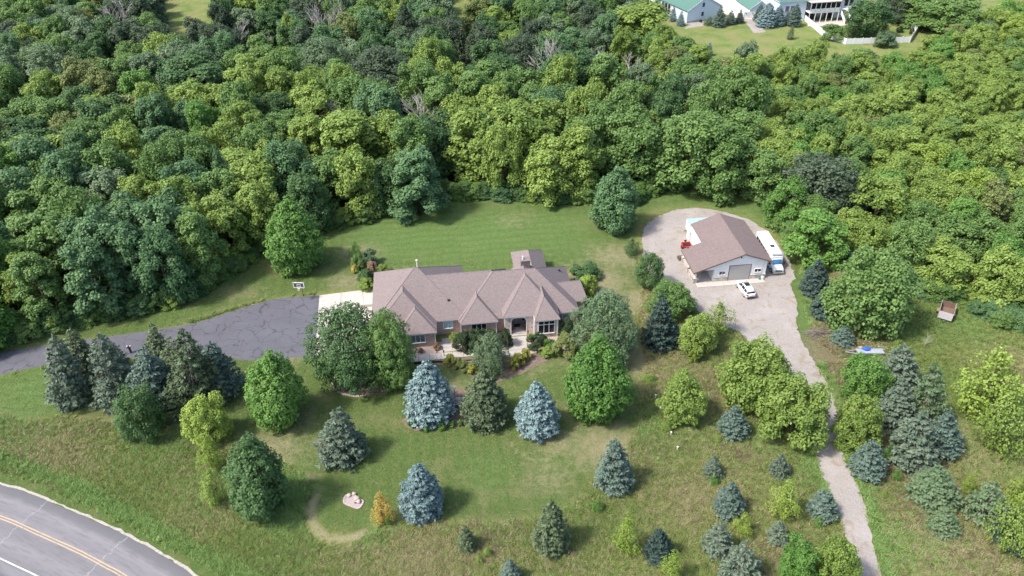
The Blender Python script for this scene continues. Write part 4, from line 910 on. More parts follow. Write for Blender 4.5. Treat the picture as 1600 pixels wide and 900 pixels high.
def twig_mesh(name, H, W, seed, mat, n=90):
    """the bare inner branches of a spruce"""
    r = random.Random(seed); mb = MB(); mb.tube([(0, 0, -.1), (0, 0, H * .5), (0, 0, H * .97)], [H * .016 + .03, H * .011, .015], 6)
    for k in range(n):
        f = (k + .5) / n * .85; L = W / 2 * (1 - f) ** .86 * r.uniform(.7, .97); a = k * 2.39996; z = H * (.04 + .93 * f)
        mb.tube([(0, 0, z), (math.cos(a) * L, math.sin(a) * L, z - L * .1)], [.045, .012], 4, False)
    return mb.mesh(name, mat)
def dead_mesh(name, H, W, seed, mat):
    r = random.Random(seed); mb = MB()
    def grow(p, d, L, rad, depth):
        q = p + d * L; m = p + d * L * .5 + Vector((r.uniform(-1, 1), r.uniform(-1, 1), r.uniform(-.3, .6))) * L * .08
        mb.tube([p, m, q], [rad, rad * .8, rad * .55], 5 if depth < 2 else 4, False)
        if depth >= 5: return
        for _ in range(3 if depth < 4 else 2):
            nd = (d + Vector((r.uniform(-1, 1), r.uniform(-1, 1), r.uniform(-.15, .55))) * .75).normalized(); grow(q if _ else m, nd, L * r.uniform(.62, .8), rad * .62, depth + 1)
    grow(Vector((0, 0, -.2)), Vector((0, 0, 1)), H * .30, H * .024, 0)
    return mb.mesh(name, mat)

CR = {}                                                   # crown meshes by form: (mesh, trunk, reference height, reference width)
DEF = FOL['green']
def reg(form, H, W, base, shape, nclump, nleaf, leaf, seeds, fn=None, **kw):
    CR[form] = []
    for s_ in seeds:
        CR[form].append(((fn or crown_lobed)('crown_' + form, H, W, base, shape, nclump, nleaf, leaf, s_, DEF, **kw), trunk_mesh('trunk_' + form, H, W, base, s_, M['bark']), H, W))
reg('wood', 13, 9.5, .5, 'dome', 140, 74, .32, (11, 12, 13, 14, 15), lobes=16)
reg('tall', 15, 8, .5, 'egg', 140, 74, .31, (21, 22, 23, 24), lobes=18)
reg('maple', 12, 9, .45, 'egg', 190, 62, .275, (31, 32, 33), fn=crown, ragged=.15, pointy=.75, rc=.56)
reg('broad', 10, 10, .5, 'dome', 190, 62, .29, (41, 42, 43), lobes=20)
reg('column', 12, 6.5, .4, 'column', 150, 58, .28, (51, 52), fn=crown, ragged=.2, pointy=.1)
reg('fine', 11, 10, .5, 'dome', 250, 62, .23, (61, 62), fn=crown, ragged=.24, pointy=.3)
reg('wispy', 8, 6, .5, 'egg', 46, 58, .26, (71, 72, 73), fn=crown, ragged=.34, open_=.2, pointy=.3)
reg('shrub', 3, 4, .02, 'dome', 64, 62, .16, (81, 82, 83), lobes=7)
reg('weep', 5, 6.5, .05, 'dome', 110, 75, .18, (91,), fn=crown, ragged=.26, pointy=.2)
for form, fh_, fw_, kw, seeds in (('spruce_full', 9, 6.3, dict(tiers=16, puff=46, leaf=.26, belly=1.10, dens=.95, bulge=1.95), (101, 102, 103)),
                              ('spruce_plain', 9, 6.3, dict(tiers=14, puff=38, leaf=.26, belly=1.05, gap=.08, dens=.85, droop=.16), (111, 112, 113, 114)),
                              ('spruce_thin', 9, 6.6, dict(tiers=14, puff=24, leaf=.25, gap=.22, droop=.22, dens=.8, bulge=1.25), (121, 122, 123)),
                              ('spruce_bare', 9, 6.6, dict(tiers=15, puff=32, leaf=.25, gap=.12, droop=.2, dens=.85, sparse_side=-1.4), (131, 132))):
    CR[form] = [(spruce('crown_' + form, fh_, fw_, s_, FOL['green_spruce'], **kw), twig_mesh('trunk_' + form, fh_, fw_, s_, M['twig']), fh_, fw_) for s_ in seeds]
DEAD = [dead_mesh('bare_branches', 11, 8, s_, M['dead_bark']) for s_ in (201, 202, 203)]
used = {}
def plant_at(P, h, w, form, mat, name, label, cat='tree', group=None, rz=None, variant=None, lean=0.0):
    v = CR[form]; k = used.get(form, 0); used[form] = k + 1
    me, tm, H, Wd = v[(k if variant is None else variant) % len(v)]
    root = thing(name, label, cat, (P[0], P[1], 0), random.uniform(0, 6.28) if rz is None else rz, group)
    if lean: root.rotation_euler = (Matrix.Rotation(lean, 3, 'Y') @ Matrix.Rotation(root.rotation_euler.z, 3, 'Z')).to_euler()
    s = (w / Wd, w / Wd, h / H)
    t = link('trunk', tm, root); t.scale = s
    c = link('crown', me, root, FOL[mat]); c.scale = s
    return root
def tree(x0, x1, yt, yb, form, mat, label, name=None, cat='tree', group=None, k=.5, rz=None, variant=None):
    """a tree measured in the photograph: crown from x0 to x1, top yt, lowest foliage yb"""
    xm = (x0 + x1) / 2; lf = min(.4, abs(xm - 800) / 1600) * (1 if yt > 120 else 0)    # trees lean a little towards the open middle
    lean = -math.copysign(R_(22) * lf, xm - 800); xb = xm - (1 - lf * 1.1) * (xm - 800) * ((yb - yt) / 2) / (2004 - (yb + yt) / 2)
    P = G(xb, yb); _, _, zc = proj(P); w = (x1 - x0) / FPX * zc
    dep = math.asin(min(1, CAMH / np.linalg.norm(P - np.array([0, 0, CAMH]))))
    P = G(xb, yb - k * (x1 - x0) / 2 * math.sin(dep)); h = height_at(P, yt + (x1 - x0) * .03)
    return plant_at(P, max(h, .4), w, form, mat, name or ('spruce_tree' if form.startswith('spruce') else 'tree'), label, 'spruce tree' if form.startswith('spruce') and cat == 'tree' else cat, group, rz, variant, lean)

GS = 'spruces on the lawn and in the meadow'
def S_(x0, x1, yt, yb, form, mat, label, **kw): return tree(x0, x1, yt, yb, form, mat, label, group=GS, k=.62, **kw)
# lawn trees
tree(375, 473, 549, 672, 'maple', 'bright', 'round bright green maple on the lawn below the driveway', name='maple_tree', rz=.3)
tree(886, 993, 521, 664, 'maple', 'bright', 'large round bright green maple in front of the house corner', name='maple_tree', rz=1.2)
tree(408, 500, 308, 430, 'maple', 'bright', 'egg-shaped maple behind the basketball hoop', name='maple_tree', rz=2.1)
tree(472, 610, 478, 613, 'fine', 'deep', 'darker left half of the spreading ash pair by the concrete apron', name='ash_tree')
tree(556, 652, 486, 615, 'fine', 'green', 'brighter right half of the spreading ash pair hiding the garage wing', name='ash_tree')
tree(898, 1004, 456, 572, 'fine', 'silver', 'loose silvery green tree behind the large maple beside the house', name='silver_maple')
tree(994, 1041, 397, 456, 'broad', 'deep', 'small round dark green tree at the gravel yard edge', name='shade_tree')
tree(973, 1004, 370, 402, 'wispy', 'deep', 'small sapling between the back lawn and the gravel yard', name='sapling')
tree(1035, 1110, 578, 666, 'maple', 'lime', 'small ball-shaped maple alone in the meadow', name='maple_tree')
tree(1130, 1250, 540, 648, 'broad', 'lime', 'wide yellow-green tree where the gravel lane leaves the yard', name='shade_tree')
tree(1192, 1304, 592, 700, 'broad', 'lime', 'wide yellow-green tree overhanging the gravel lane', name='shade_tree')
tree(1300, 1432, 394, 524, 'broad', 'green', 'large spreading green tree right of the two dark spruces', name='shade_tree')
tree(175, 250, 607, 692, 'broad', 'deep', 'small dark green tree in front of the spruce clump', name='shade_tree')
tree(284, 354, 620, 696, 'broad', 'yellow', 'small yellow-green tree right of the spruce clump', name='shade_tree')
tree(300, 350, 675, 740, 'wispy', 'yellow', 'yellow-green thicket under the small yellow-green tree', name='thicket', cat='shrub')
tree(305, 352, 730, 795, 'wispy', 'lime', 'lower yellow-green thicket beside the tall dark tree', name='thicket', cat='shrub')
tree(343, 440, 680, 814, 'column', 'deep', 'tall dark blue-green tree at the lawn corner near the road', name='shade_tree')
tree(1320, 1394, 554, 634, 'broad', 'bright', 'dense deep green tree beside the flat trailer', name='shade_tree')
tree(1308, 1384, 620, 704, 'broad', 'lime', 'yellow-green tree on the right bank of the gravel lane', name='shade_tree')
tree(1500, 1612, 540, 650, 'wispy', 'yellow', 'sparse yellow-green tree with open crown at the far right edge', name='box_elder', k=.3)
tree(1530, 1625, 600, 715, 'wispy', 'lime', 'second sparse yellow-green tree leaning in from the right edge', name='box_elder', k=.3)
tree(1556, 1625, 768, 870, 'wispy', 'lime', 'yellow-green sapling over dark undergrowth at the lower right edge', name='sapling')
tree(1575, 1640, 740, 800, 'wispy', 'yellow', 'pale yellow sapling at the right edge above the undergrowth', name='sapling')
tree(1222, 1288, 844, 925, 'broad', 'bright', 'bright green bush-like tree left of the lane at the bottom edge', name='shade_tree')
tree(1282, 1352, 846, 930, 'broad', 'lime', 'olive green tree touching the gravel lane at the bottom edge', name='shade_tree')
tree(957, 1010, 802, 874, 'wispy', 'yellow', 'yellow sapling in the lower middle of the meadow', name='sapling')
tree(1206, 1260, 748, 815, 'wispy', 'yellow', 'bright yellow sapling on a thin stem in the meadow', name='sapling')
tree(1148, 1182, 800, 838, 'wispy', 'yellow', 'small yellow bush below the blue-grey meadow spruce', name='meadow_shrub', cat='shrub')
tree(1032, 1078, 858, 915, 'wispy', 'yellow', 'pale half-bare yellow sapling at the bottom edge', name='sapling')
tree(1014, 1090, 444, 500, 'broad', 'green', 'yellowish green tree behind the dark spruce by the shop', name='shade_tree')
tree(1062, 1124, 495, 558, 'broad', 'lime', 'lime green bushy tree at the lower yard edge', name='shade_tree')
tree(1102, 1152, 468, 528, 'wispy', 'lime', 'lime green sapling with orange tips inside the yard curve', name='sapling')
tree(1078, 1096, 540, 568, 'shrub', 'yellow', 'small yellow-green bush below the lime bushy tree', name='meadow_shrub', cat='shrub')
tree(542, 566, 374, 406, 'wispy', 'bright', 'slender bright green tree in the back corner garden bed', name='sapling')
tree(1502, 1532, 738, 775, 'wispy', 'yellow', 'small yellow sapling between two pale meadow spruces', name='sapling')
tree(574, 614, 768, 824, 'wispy', 'gold', 'small golden-leaved tree left of the lowest blue spruce', name='golden_tree')
# blue and green spruces
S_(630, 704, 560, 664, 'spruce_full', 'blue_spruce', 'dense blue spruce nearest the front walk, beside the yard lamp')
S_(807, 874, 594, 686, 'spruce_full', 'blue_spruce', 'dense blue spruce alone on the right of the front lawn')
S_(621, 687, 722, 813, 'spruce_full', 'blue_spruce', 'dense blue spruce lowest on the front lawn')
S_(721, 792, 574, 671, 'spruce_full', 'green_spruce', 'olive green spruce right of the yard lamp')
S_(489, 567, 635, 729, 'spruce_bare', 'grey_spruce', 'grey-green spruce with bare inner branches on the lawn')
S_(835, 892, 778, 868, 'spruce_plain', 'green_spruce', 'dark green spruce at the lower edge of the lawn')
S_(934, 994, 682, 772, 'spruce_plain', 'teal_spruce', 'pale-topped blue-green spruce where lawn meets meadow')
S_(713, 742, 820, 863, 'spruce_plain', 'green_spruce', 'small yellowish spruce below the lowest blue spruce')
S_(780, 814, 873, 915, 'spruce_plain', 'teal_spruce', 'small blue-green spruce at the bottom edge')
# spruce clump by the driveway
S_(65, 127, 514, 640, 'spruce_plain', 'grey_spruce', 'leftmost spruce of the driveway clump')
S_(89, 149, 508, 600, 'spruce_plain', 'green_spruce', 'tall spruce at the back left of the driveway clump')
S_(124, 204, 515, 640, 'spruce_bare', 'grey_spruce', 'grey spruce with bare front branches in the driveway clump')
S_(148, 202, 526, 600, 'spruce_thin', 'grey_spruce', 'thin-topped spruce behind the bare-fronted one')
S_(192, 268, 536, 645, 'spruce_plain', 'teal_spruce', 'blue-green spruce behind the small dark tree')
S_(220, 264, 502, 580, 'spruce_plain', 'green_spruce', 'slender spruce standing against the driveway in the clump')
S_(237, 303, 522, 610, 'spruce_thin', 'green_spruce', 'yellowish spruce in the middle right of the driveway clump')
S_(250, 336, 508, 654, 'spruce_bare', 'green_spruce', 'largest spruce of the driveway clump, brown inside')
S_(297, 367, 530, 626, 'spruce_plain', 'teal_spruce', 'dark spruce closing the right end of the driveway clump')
# by the shop and the lane
S_(1010, 1062, 454, 548, 'spruce_plain', 'dark_spruce', 'very dark spruce left of the lime trees by the shop')
S_(1034, 1072, 500, 545, 'spruce_plain', 'dark_spruce', 'low dark spruce at the foot of the very dark one')
S_(1256, 1302, 402, 464, 'spruce_plain', 'dark_spruce', 'dark spruce on the grass right of the gravel yard')
S_(1273, 1324, 444, 502, 'spruce_plain', 'dark_spruce', 'blue-black spruce against the large spreading tree')
S_(1302, 1338, 508, 541, 'spruce_plain', 'teal_spruce', 'low rounded spruce beside the brush pile')
S_(1128, 1174, 631, 687, 'spruce_plain', 'teal_spruce', 'blue-green spruce under the wide yellow-green tree')
S_(1101, 1134, 709, 750, 'spruce_thin', 'grey_spruce', 'small pale spruce in the middle of the meadow')
S_(1121, 1169, 751, 810, 'spruce_plain', 'teal_spruce', 'blue-grey spruce above the small yellow bush')
S_(1206, 1238, 707, 747, 'spruce_thin', 'grey_spruce', 'small grey spruce left of the gravel lane')
S_(1268, 1312, 763, 814, 'spruce_plain', 'teal_spruce', 'round blue-grey spruce right at the lane edge')
S_(1010, 1056, 824, 882, 'spruce_plain', 'dark_spruce', 'dark green spruce right of the lower yellow sapling')
S_(1103, 1152, 812, 872, 'spruce_thin', 'grey_spruce', 'sparse grey-green spruce at the lower meadow')
S_(1134, 1200, 842, 920, 'spruce_thin', 'grey_spruce', 'broad sparse spruce cut by the bottom edge')
S_(1203, 1236, 812, 852, 'spruce_bare', 'grey_spruce', 'half dead small spruce under the bright yellow sapling')
S_(1378, 1442, 533, 614, 'spruce_plain', 'grey_spruce', 'grey-green spruce above the pale ones right of the lane')
S_(1376, 1440, 588, 674, 'spruce_plain', 'grey_spruce', 'pale grey spruce left of the tall bare one')
S_(1424, 1488, 562, 676, 'spruce_bare', 'silver', 'tall pale spruce with bare grey front branches')
S_(1402, 1474, 638, 738, 'spruce_plain', 'grey_spruce', 'broad grey-green spruce below the tall bare one')
S_(1452, 1508, 638, 714, 'spruce_plain', 'teal_spruce', 'blue-green spruce right of the broad grey-green one')
S_(1336, 1390, 684, 750, 'spruce_plain', 'teal_spruce', 'neat blue-green spruce nearest the lane on its right bank')
S_(1430, 1502, 726, 797, 'spruce_plain', 'silver', 'pale silvery spruce in the lower right meadow')
S_(1518, 1582, 748, 820, 'spruce_thin', 'silver', 'pale sparse spruce near the lower right edge')
S_(1456, 1504, 794, 838, 'spruce_thin', 'silver', 'small greyish white spruce, nearly bare')
S_(1560, 1630, 790, 860, 'spruce_plain', 'dark_spruce', 'dark spruce in the undergrowth at the right edge')
# shrubs round the house
def shrub(x0, x1, yt, yb, mat, label, form='shrub', name='shrub', cat='shrub', k=.4): return tree(x0, x1, yt, yb, form, mat, label, name=name, cat=cat, k=k)
for x0, x1, yt, yb, l in ((704, 740, 518, 550, 'dark spreading yew at the left of the triple window'), (726, 764, 512, 549, 'dark spreading yew under the triple window'), (752, 782, 515, 547, 'dark spreading yew at the right of the triple window'), (776, 802, 514, 543, 'dark yew left of the stone entry')):
    shrub(x0, x1, yt, yb, 'yew', l, name='yew_bush')
shrub(823, 856, 521, 549, 'yew', 'rounded dark yew right of the entry walk', name='yew_bush'); shrub(870, 906, 499, 530, 'yew', 'dark green yew in the corner right of the bay', name='yew_bush')
shrub(845, 872, 528, 550, 'green', 'green shrub under the bay window'); shrub(864, 908, 520, 560, 'olive', 'loose olive green shrub right of the bay window')
shrub(842, 872, 541, 558, 'lime', 'low lime green shrub at the front of the bay bed'); shrub(700, 715, 520, 536, 'yellow', 'variegated yellow-white hosta by the side walk', name='hosta', cat='plant')
tree(734, 796, 524, 586, 'weep', 'silver', 'weeping silvery tree before the front walk', name='weeping_tree', k=.4)
for x0, x1, yt, yb, l in ((692, 714, 555, 571, 'golden spirea clump at the left end of the bed'), (704, 726, 559, 576, 'second golden spirea clump along the left bed'), (716, 738, 564, 580, 'third golden spirea clump along the left bed'), (728, 749, 568, 584, 'golden spirea clump touching the weeping tree'), (793, 813, 556, 578, 'golden spirea clump right of the weeping tree'), (802, 822, 550, 571, 'golden spirea clump between weeping tree and entry walk'), (812, 832, 545, 563, 'golden spirea clump beside the entry walk')):
    shrub(x0, x1, yt, yb, 'olive' if 'third' in l or 'second' in l else 'spirea', l, name='spirea_bush')
for x0, x1, yt, yb, m_, l in ((546, 572, 396, 426, 'green', 'leafy green shrub in the back corner bed'), (562, 592, 390, 416, 'silver', 'silvery round shrub in the back corner bed'), (570, 592, 408, 428, 'rust', 'rusty pink shrub at the back corner of the garage'), (547, 562, 412, 426, 'gold', 'small yellow flowering shrub in the back corner bed'), (555, 584, 420, 442, 'deep', 'dark green shrub at the garage corner'), (558, 586, 434, 454, 'lime', 'mounded light green shrub above the retaining wall'), (586, 608, 412, 428, 'lime', 'pale yellow-green shrub behind the garage roof'),
                               (898, 936, 428, 462, 'yellow', 'yellow-green shrub at the right rear corner of the house'), (888, 940, 412, 440, 'deep', 'dark airy shrub behind the right rear corner'), (652, 662, 543, 552, 'rust', 'small dark red shrub under the left wing window'), (676, 690, 536, 547, 'rust', 'brown ornamental grass at the left wing corner')):
    shrub(x0, x1, yt, yb, m_, l)
for x0, x1, yt, yb, l in ((636, 650, 655, 668, 'lime hosta clump left of the lawn bed'), (660, 672, 664, 674, 'lime hosta clump in front of the blue spruce'), (684, 698, 660, 673, 'bright hosta clump in the middle of the lawn bed'), (700, 712, 658, 668, 'bright hosta clump right of the middle one'), (714, 724, 655, 666, 'bright hosta clump next to the olive spruce')):
    shrub(x0, x1, yt, yb, 'bright', l, name='hosta', cat='plant')
for i, (x0, x1, yt, yb, l) in enumerate(((1108, 1126, 742, 758, 'lime weed clump beside the small pale spruce'), (1116, 1130, 680, 692, 'lime weed clump left of the blue-green meadow spruce'), (1034, 1052, 655, 676, 'tall weed clump among the white stakes'), (1272, 1292, 806, 822, 'lime weed clump under the lane-edge spruce'), (752, 770, 855, 872, 'bright weed clump in the lower meadow'), (742, 756, 868, 882, 'lower of two bright weed clumps'), (1395, 1412, 732, 752, 'tall weed clump right of the lane'), (1376, 1390, 764, 776, 'yellowish weed clump right of the lane'), (598, 614, 800, 822, 'green sucker growth under the golden tree'), (1382, 1400, 690, 720, 'olive weed clump between two spruces'), (1478, 1496, 796, 812, 'olive weed clump right of the silvery spruce'), (1000, 1030, 585, 600, 'low weed patch at the meadow top edge'), (925, 945, 780, 800, 'weed clump below the pale-topped spruce'), (1390, 1420, 530, 555, 'yellow weed clump beside the flat trailer'))):
    shrub(x0, x1, yt, yb, 'lime' if i % 3 else 'bright', l, 'wispy', name='weed_clump', cat='weeds')

# ------------------------------------------------------------------ the woods
GW = 'broadleaf trees of the woods'
placed = []                                               # (x, y, radius)
def wtree(xc, yt, w_px, h, form, mat, label, name='woodland_tree', squash=None):
    P = G(xc, yt, h); _, _, zc = proj(P); w = 1.1 * w_px / FPX * zc
    placed.append((P[0], P[1], w / 2 * .8)); return plant_at(P, h, w, form, mat, name, label, 'tree', GW)
# trees one can tell apart along the edge of the woods and inside it
for a in ((645, 234, 88, 14, 'tall', 'cool', 'bluish green tree standing forward at the edge of the back lawn'), (966, 262, 72, 13, 'column', 'cool', 'columnar grey-green tree at the woods edge beside the yard'),
          (540, 172, 120, 16, 'wood', 'lime', 'broad yellow-green tree at the woods edge behind the egg-shaped maple'), (585, 134, 78, 16, 'wood', 'cool', 'pale bluish tree high behind the back lawn'),
          (738, 172, 84, 16, 'tall', 'lime', 'tall yellow-green tree facing the back lawn, first from the gap'), (822, 160, 110, 16, 'wood', 'lime', 'widest yellow-green tree facing the middle of the back lawn'),
          (905, 195, 80, 15, 'tall', 'lime', 'yellow-green tree behind the columnar one'), (995, 178, 100, 15, 'wood', 'green', 'deep green crown at the yard end of the back lawn woods'),
          (1085, 175, 120, 16, 'wood', 'green', 'broad green tree behind the top of the gravel yard'), (1140, 196, 90, 15, 'wood', 'green', 'green tree between yard and right woods'),
          (885, 82, 90, 15, 'wood', 'deep', 'rounded dark blue-green crown above the middle of the woods'), (672, 178, 84, 14, 'wood', 'deep', 'dark tree in the gap behind the bluish edge tree'),
          (1200, 234, 70, 11, 'wood', 'green', 'bright tree at the curve of the yard'), (1298, 246, 128, 12.5, 'broad', 'oak', 'wide dark oak standing out from the bright woods'),
          (1240, 280, 64, 10, 'wood', 'bright', 'bright tree left of the dark oak'), (1285, 330, 90, 10, 'wood', 'bright', 'bright low tree in front of the dark oak'), (1385, 280, 90, 11, 'wood', 'lime', 'bright tree right of the dark oak'),
          (120, 380, 80, 14, 'tall', 'cool', 'tall bluish tree at the woods edge above the spruce clump'), (38, 402, 76, 13, 'tall', 'green', 'green tree at the woods edge by the far left driveway'), (192, 350, 70, 14, 'tall', 'cool', 'upright cool green tree behind the spruce clump'),
          (248, 304, 92, 15, 'wood', 'cool', 'large cool green crown at the left woods edge'), (292, 330, 70, 14, 'tall', 'green', 'leafy green edge tree above the driveway bend'), (150, 262, 74, 13, 'wood', 'silver', 'grey-green domed tree in the left woods'),
          (335, 228, 36, 15, 'column', 'cool', 'narrow blue-grey tree in the left woods'), (310, 156, 58, 14, 'wood', 'bright', 'bright ball-shaped crown in the left woods'), (150, 108, 60, 13, 'wood', 'olive', 'olive gold crown among the far left trees'),
          (205, 110, 60, 13, 'wood', 'bright', 'bright green crown beside the bare tree'), (300, 92, 110, 14, 'wood', 'deep', 'wide green mound in the upper left woods'), (375, 104, 64, 14, 'wood', 'lime', 'yellow-green crown right of the wide green mound'),
          (60, 70, 100, 14, 'fine', 'silver', 'large pale willow-like tree in the upper left corner woods'), (385, -8, 50, 13, 'wood', 'yellow', 'yellowish tree at the edge of the far clearing'), (447, 20, 40, 15, 'column', 'lime', 'vine-covered column of leaves near the far clearing'),
          (630, 5, 44, 15, 'column', 'oak', 'narrow dark tree by the far meadow'), (700, 28, 60, 14, 'broad', 'oak', 'dark airy tree over the small clearing'), (752, 36, 56, 14, 'broad', 'oak', 'dark tree right of the small clearing'), (820, 55, 100, 13, 'fine', 'oak', 'grey-green spreading tree at the far centre'),
          (590, 75, 130, 14, 'fine', 'oak', 'wide grey-green tree left of the small clearing'), (500, 60, 90, 14, 'fine', 'silver', 'pale grey-green tree in the upper middle woods'), (1000, 5, 110, 14, 'wood', 'lime', 'broad yellow-green tree below the green-roofed house'), (1495, -2, 90, 11, 'wood', 'green', 'green tree in the far corner field'), (1410, -18, 70, 10, 'fine', 'oak', 'dark spreading tree on the far lawn'), (1452, -6, 70, 9, 'wood', 'green', 'rounded green tree left of the far corner field'), (1580, 2, 60, 9, 'wood', 'lime', 'yellow-green tree at the upper right corner'), (1545, 34, 40, 7, 'wood', 'silver', 'small greyish tree below the far corner field')):
    wtree(*a)
GD = 'bare grey trees in the woods'
for i, (xc, yt, h, l) in enumerate(((180, 0, 12, 'large bare grey tree in the upper left woods'), (365, 22, 11, 'bare pale trunks beside the far clearing'), (222, 105, 10, 'small bare tree between green crowns in the left woods'), (655, 130, 13, 'bare grey trunks in the gap behind the back lawn'), (505, 2, 14, 'bleached bare tree at the top edge of the woods'), (530, 145, 11, 'bare branches among dark crowns in the middle woods'), (945, 50, 12, 'pale half-bare tree below the green-roofed house'), (415, 42, 8, 'short broken white snag near the vine-covered column'), (870, 72, 12, 'bare-topped grey tree at the far centre'), (990, 60, 11, 'bare grey tips right of the far centre'), (510, 10, 12, 'second bleached tree at the top edge'), (285, 100, 10, 'grey bare tree beside the wide green mound'), (1452, 522, 2.2, 'thin bare grey sapling above the pale spruces'), (1490, 668, 1.8, 'thin bare sapling in the right meadow'))):
    h *= 1.15; P = G(xc, yt, h); placed.append((P[0], P[1], 2.6 + h * .12)); (placed.append((P[0], P[1] - 5, 3.4)), placed.append((P[0], P[1] - 10, 3.6))) if h > 8 else 0
    root = thing('dead_tree', l, 'dead tree', (P[0], P[1], 0), i * 1.7, GD); s = h / 11 * (1.3 if i in (0, 4, 8) else (.8 if i in (6, 9) else 1.05))
    b = link('bare_branches', DEAD[i % 3], root, M['dead_bark']); b.scale = (s, s, s)
# the rest of the canopy: spaced trunks over the whole wood, sorted by how large they show
def inside(x, y, poly): return sdist(np.array([x]), np.array([y]), poly)[0] > 0
lo = FOREST.min(0); hi = FOREST.max(0); fr = np.random.default_rng(17)
cand = np.c_[fr.uniform(max(lo[0], -250), min(hi[0], 270), 20000), fr.uniform(lo[1], min(hi[1], 325), 20000)]
edge_d = sdist(cand[:, 0], cand[:, 1], FOREST); ok = edge_d > .8
clear = np.zeros(len(cand), bool)
for f in FIELDS[:3]: clear |= sdist(cand[:, 0], cand[:, 1], f) > -1.0
cand = cand[ok & ~clear]; edge_d = edge_d[ok & ~clear]
def zone(x, y):
    """look of the wood at a place: (materials, weights, height, crown width)"""
    px, py, _ = proj((x, y, 9))
    if px > 1180: return (('lime', 'green', 'bright', 'olive', 'yellow'), (.56, .24, .12, .06, .02), 9.5, 7.8)
    if px > 960 and py < 150: return (('lime', 'green', 'olive', 'silver', 'deep'), (.48, .24, .14, .08, .06), 12, 8.2)
    if py < 110: return (('deep', 'oak', 'cool', 'silver', 'green', 'olive', 'lime'), (.14, .16, .16, .20, .16, .06, .12), 13, 9.8)
    if px < 330 and py > 250: return (('cool', 'deep', 'green', 'lime', 'silver', 'bright'), (.30, .10, .28, .18, .06, .08), 14, 9.6)
    if px < 520: return (('lime', 'green', 'cool', 'deep', 'olive'), (.44, .32, .12, .08, .04), 13.5, 10.2)
    return (('green', 'lime', 'deep', 'cool', 'olive'), (.36, .38, .12, .11, .03), 14.5, 10.0)
order = np.argsort(cand[:, 1] + fr.normal(0, 1, len(cand)))
pts = []; grid = {}
def near(x, y, r):
    gx, gy = int(x // 6), int(y // 6)
    for i in range(gx - 2, gx + 3):
        for j in range(gy - 2, gy + 3):
            for (a, b, q) in grid.get((i, j), ()):
                if (a - x) ** 2 + (b - y) ** 2 < (q * .5 + r * .5) ** 2 * 1.0: return True
    return False
for (a, b, q) in placed: grid.setdefault((int(a // 6), int(b // 6)), []).append((a, b, q * 1.5))
for k in order:
    x, y = cand[k]; px, py, zc = proj((x, y, 8))
    if px < -110 or px > 1710 or py < -75: continue
    mats, wts, h, w = zone(x, y); w *= 1.06; sp = w * .68 * fr.uniform(.8, 1.25) * (.8 if edge_d[k] < 4 else 1)
    if near(x, y, sp): continue
    grid.setdefault((int(x // 6), int(y // 6)), []).append((x, y, sp))
    i = int(fr.choice(len(mats), p=wts))
    if 920 < px < 1010 and 180 < py < 330 and mats[i] in ('cool', 'deep'): i = 1
    sc = fr.uniform(.8, 1.22)
    hh = h * fr.uniform(.78, 1.15) * (.86 if edge_d[k] < 3 else 1)
    pts.append((x, y, hh, w * sc, mats[i], zc, edge_d[k], px, py))
pts.sort(key=lambda q: -(q[3] / q[5]) - (2.0 if q[6] < 5 and q[1] < 150 else 0))
LOOK = dict(lime='yellow-green', green='mid green', bright='fresh green', olive='olive', yellow='pale yellow', deep='dark green', oak='dark grey-green', cool='bluish green', silver='silvery green')
SPOT = [((60, 480), 'above the far left driveway'), ((200, 420), 'behind the spruce clump'), ((330, 380), 'above the driveway bend'), ((440, 330), 'around the egg-shaped maple'), ((560, 280), 'behind the garage end of the back lawn'), ((700, 260), 'around the dark gap behind the house'), ((830, 250), 'behind the middle of the back lawn'), ((960, 240), 'behind the columnar tree'), ((1090, 240), 'above the gravel yard'), ((1210, 300), 'along the yard curve'),
        ((1300, 220), 'behind the dark oak'), ((1330, 370), 'above the large spreading tree'), ((1470, 420), 'above the wooden box trailer'), ((1560, 470), 'over the right end of the rough grass'), ((1450, 300), 'right of the dark oak'), ((1560, 330), 'towards the right edge'), ((1420, 200), 'in the middle of the right woods'), ((1560, 200), 'in the upper right woods'), ((1250, 140), 'below the white fence posts'), ((1400, 120), 'just below the white vinyl fence'), ((1100, 150), 'below the far field'),
        ((60, 330), 'deep in the left woods'), ((200, 270), 'around the silvery dome in the left woods'), ((330, 250), 'around the narrow blue-grey tree'), ((450, 220), 'in the middle of the left woods'), ((60, 180), 'far back in the left woods'), ((220, 160), 'around the small bare tree'), ((370, 130), 'right of the wide green mound'), ((500, 130), 'below the pale grey-green tree'), ((620, 160), 'around the bare grey trunks'), ((760, 140), 'in front of the small clearing'), ((900, 130), 'around the rounded dark crown'), ((1020, 100), 'below the green-roofed house')]
SIZE = lambda q: 'broad' if q[3] > 9 else ('narrow' if q[3] < 6.6 else 'rounded')
NMAX = 300 - 46
named = []
for q in pts[:NMAX]:
    x, y, h, w, mt, zc, ed_, px, py = q
    sp = min(SPOT, key=lambda s: (s[0][0] - px) ** 2 + (s[0][1] - py) ** 2)[1]
    row = 'edge ' if ed_ < 5 else ('second-row ' if ed_ < 11 else ''); tl = 'tall ' if h > 14.5 else ('low ' if h < 8.6 else '')
    form = 'tall' if (w < 8.4 and h > 11.5 and fr.random() < .6) else ('broad' if fr.random() < .2 else 'wood')
    named.append([px, f'{tl}{SIZE(q)} {LOOK[mt]} {row}crown {sp}', (x, y, h, w, form, mt)])
same = {}
for r_ in named: same.setdefault(r_[1], []).append(r_)
ORD = ('second', 'third', 'fourth', 'fifth', 'sixth', 'seventh', 'eighth', 'ninth', 'tenth')
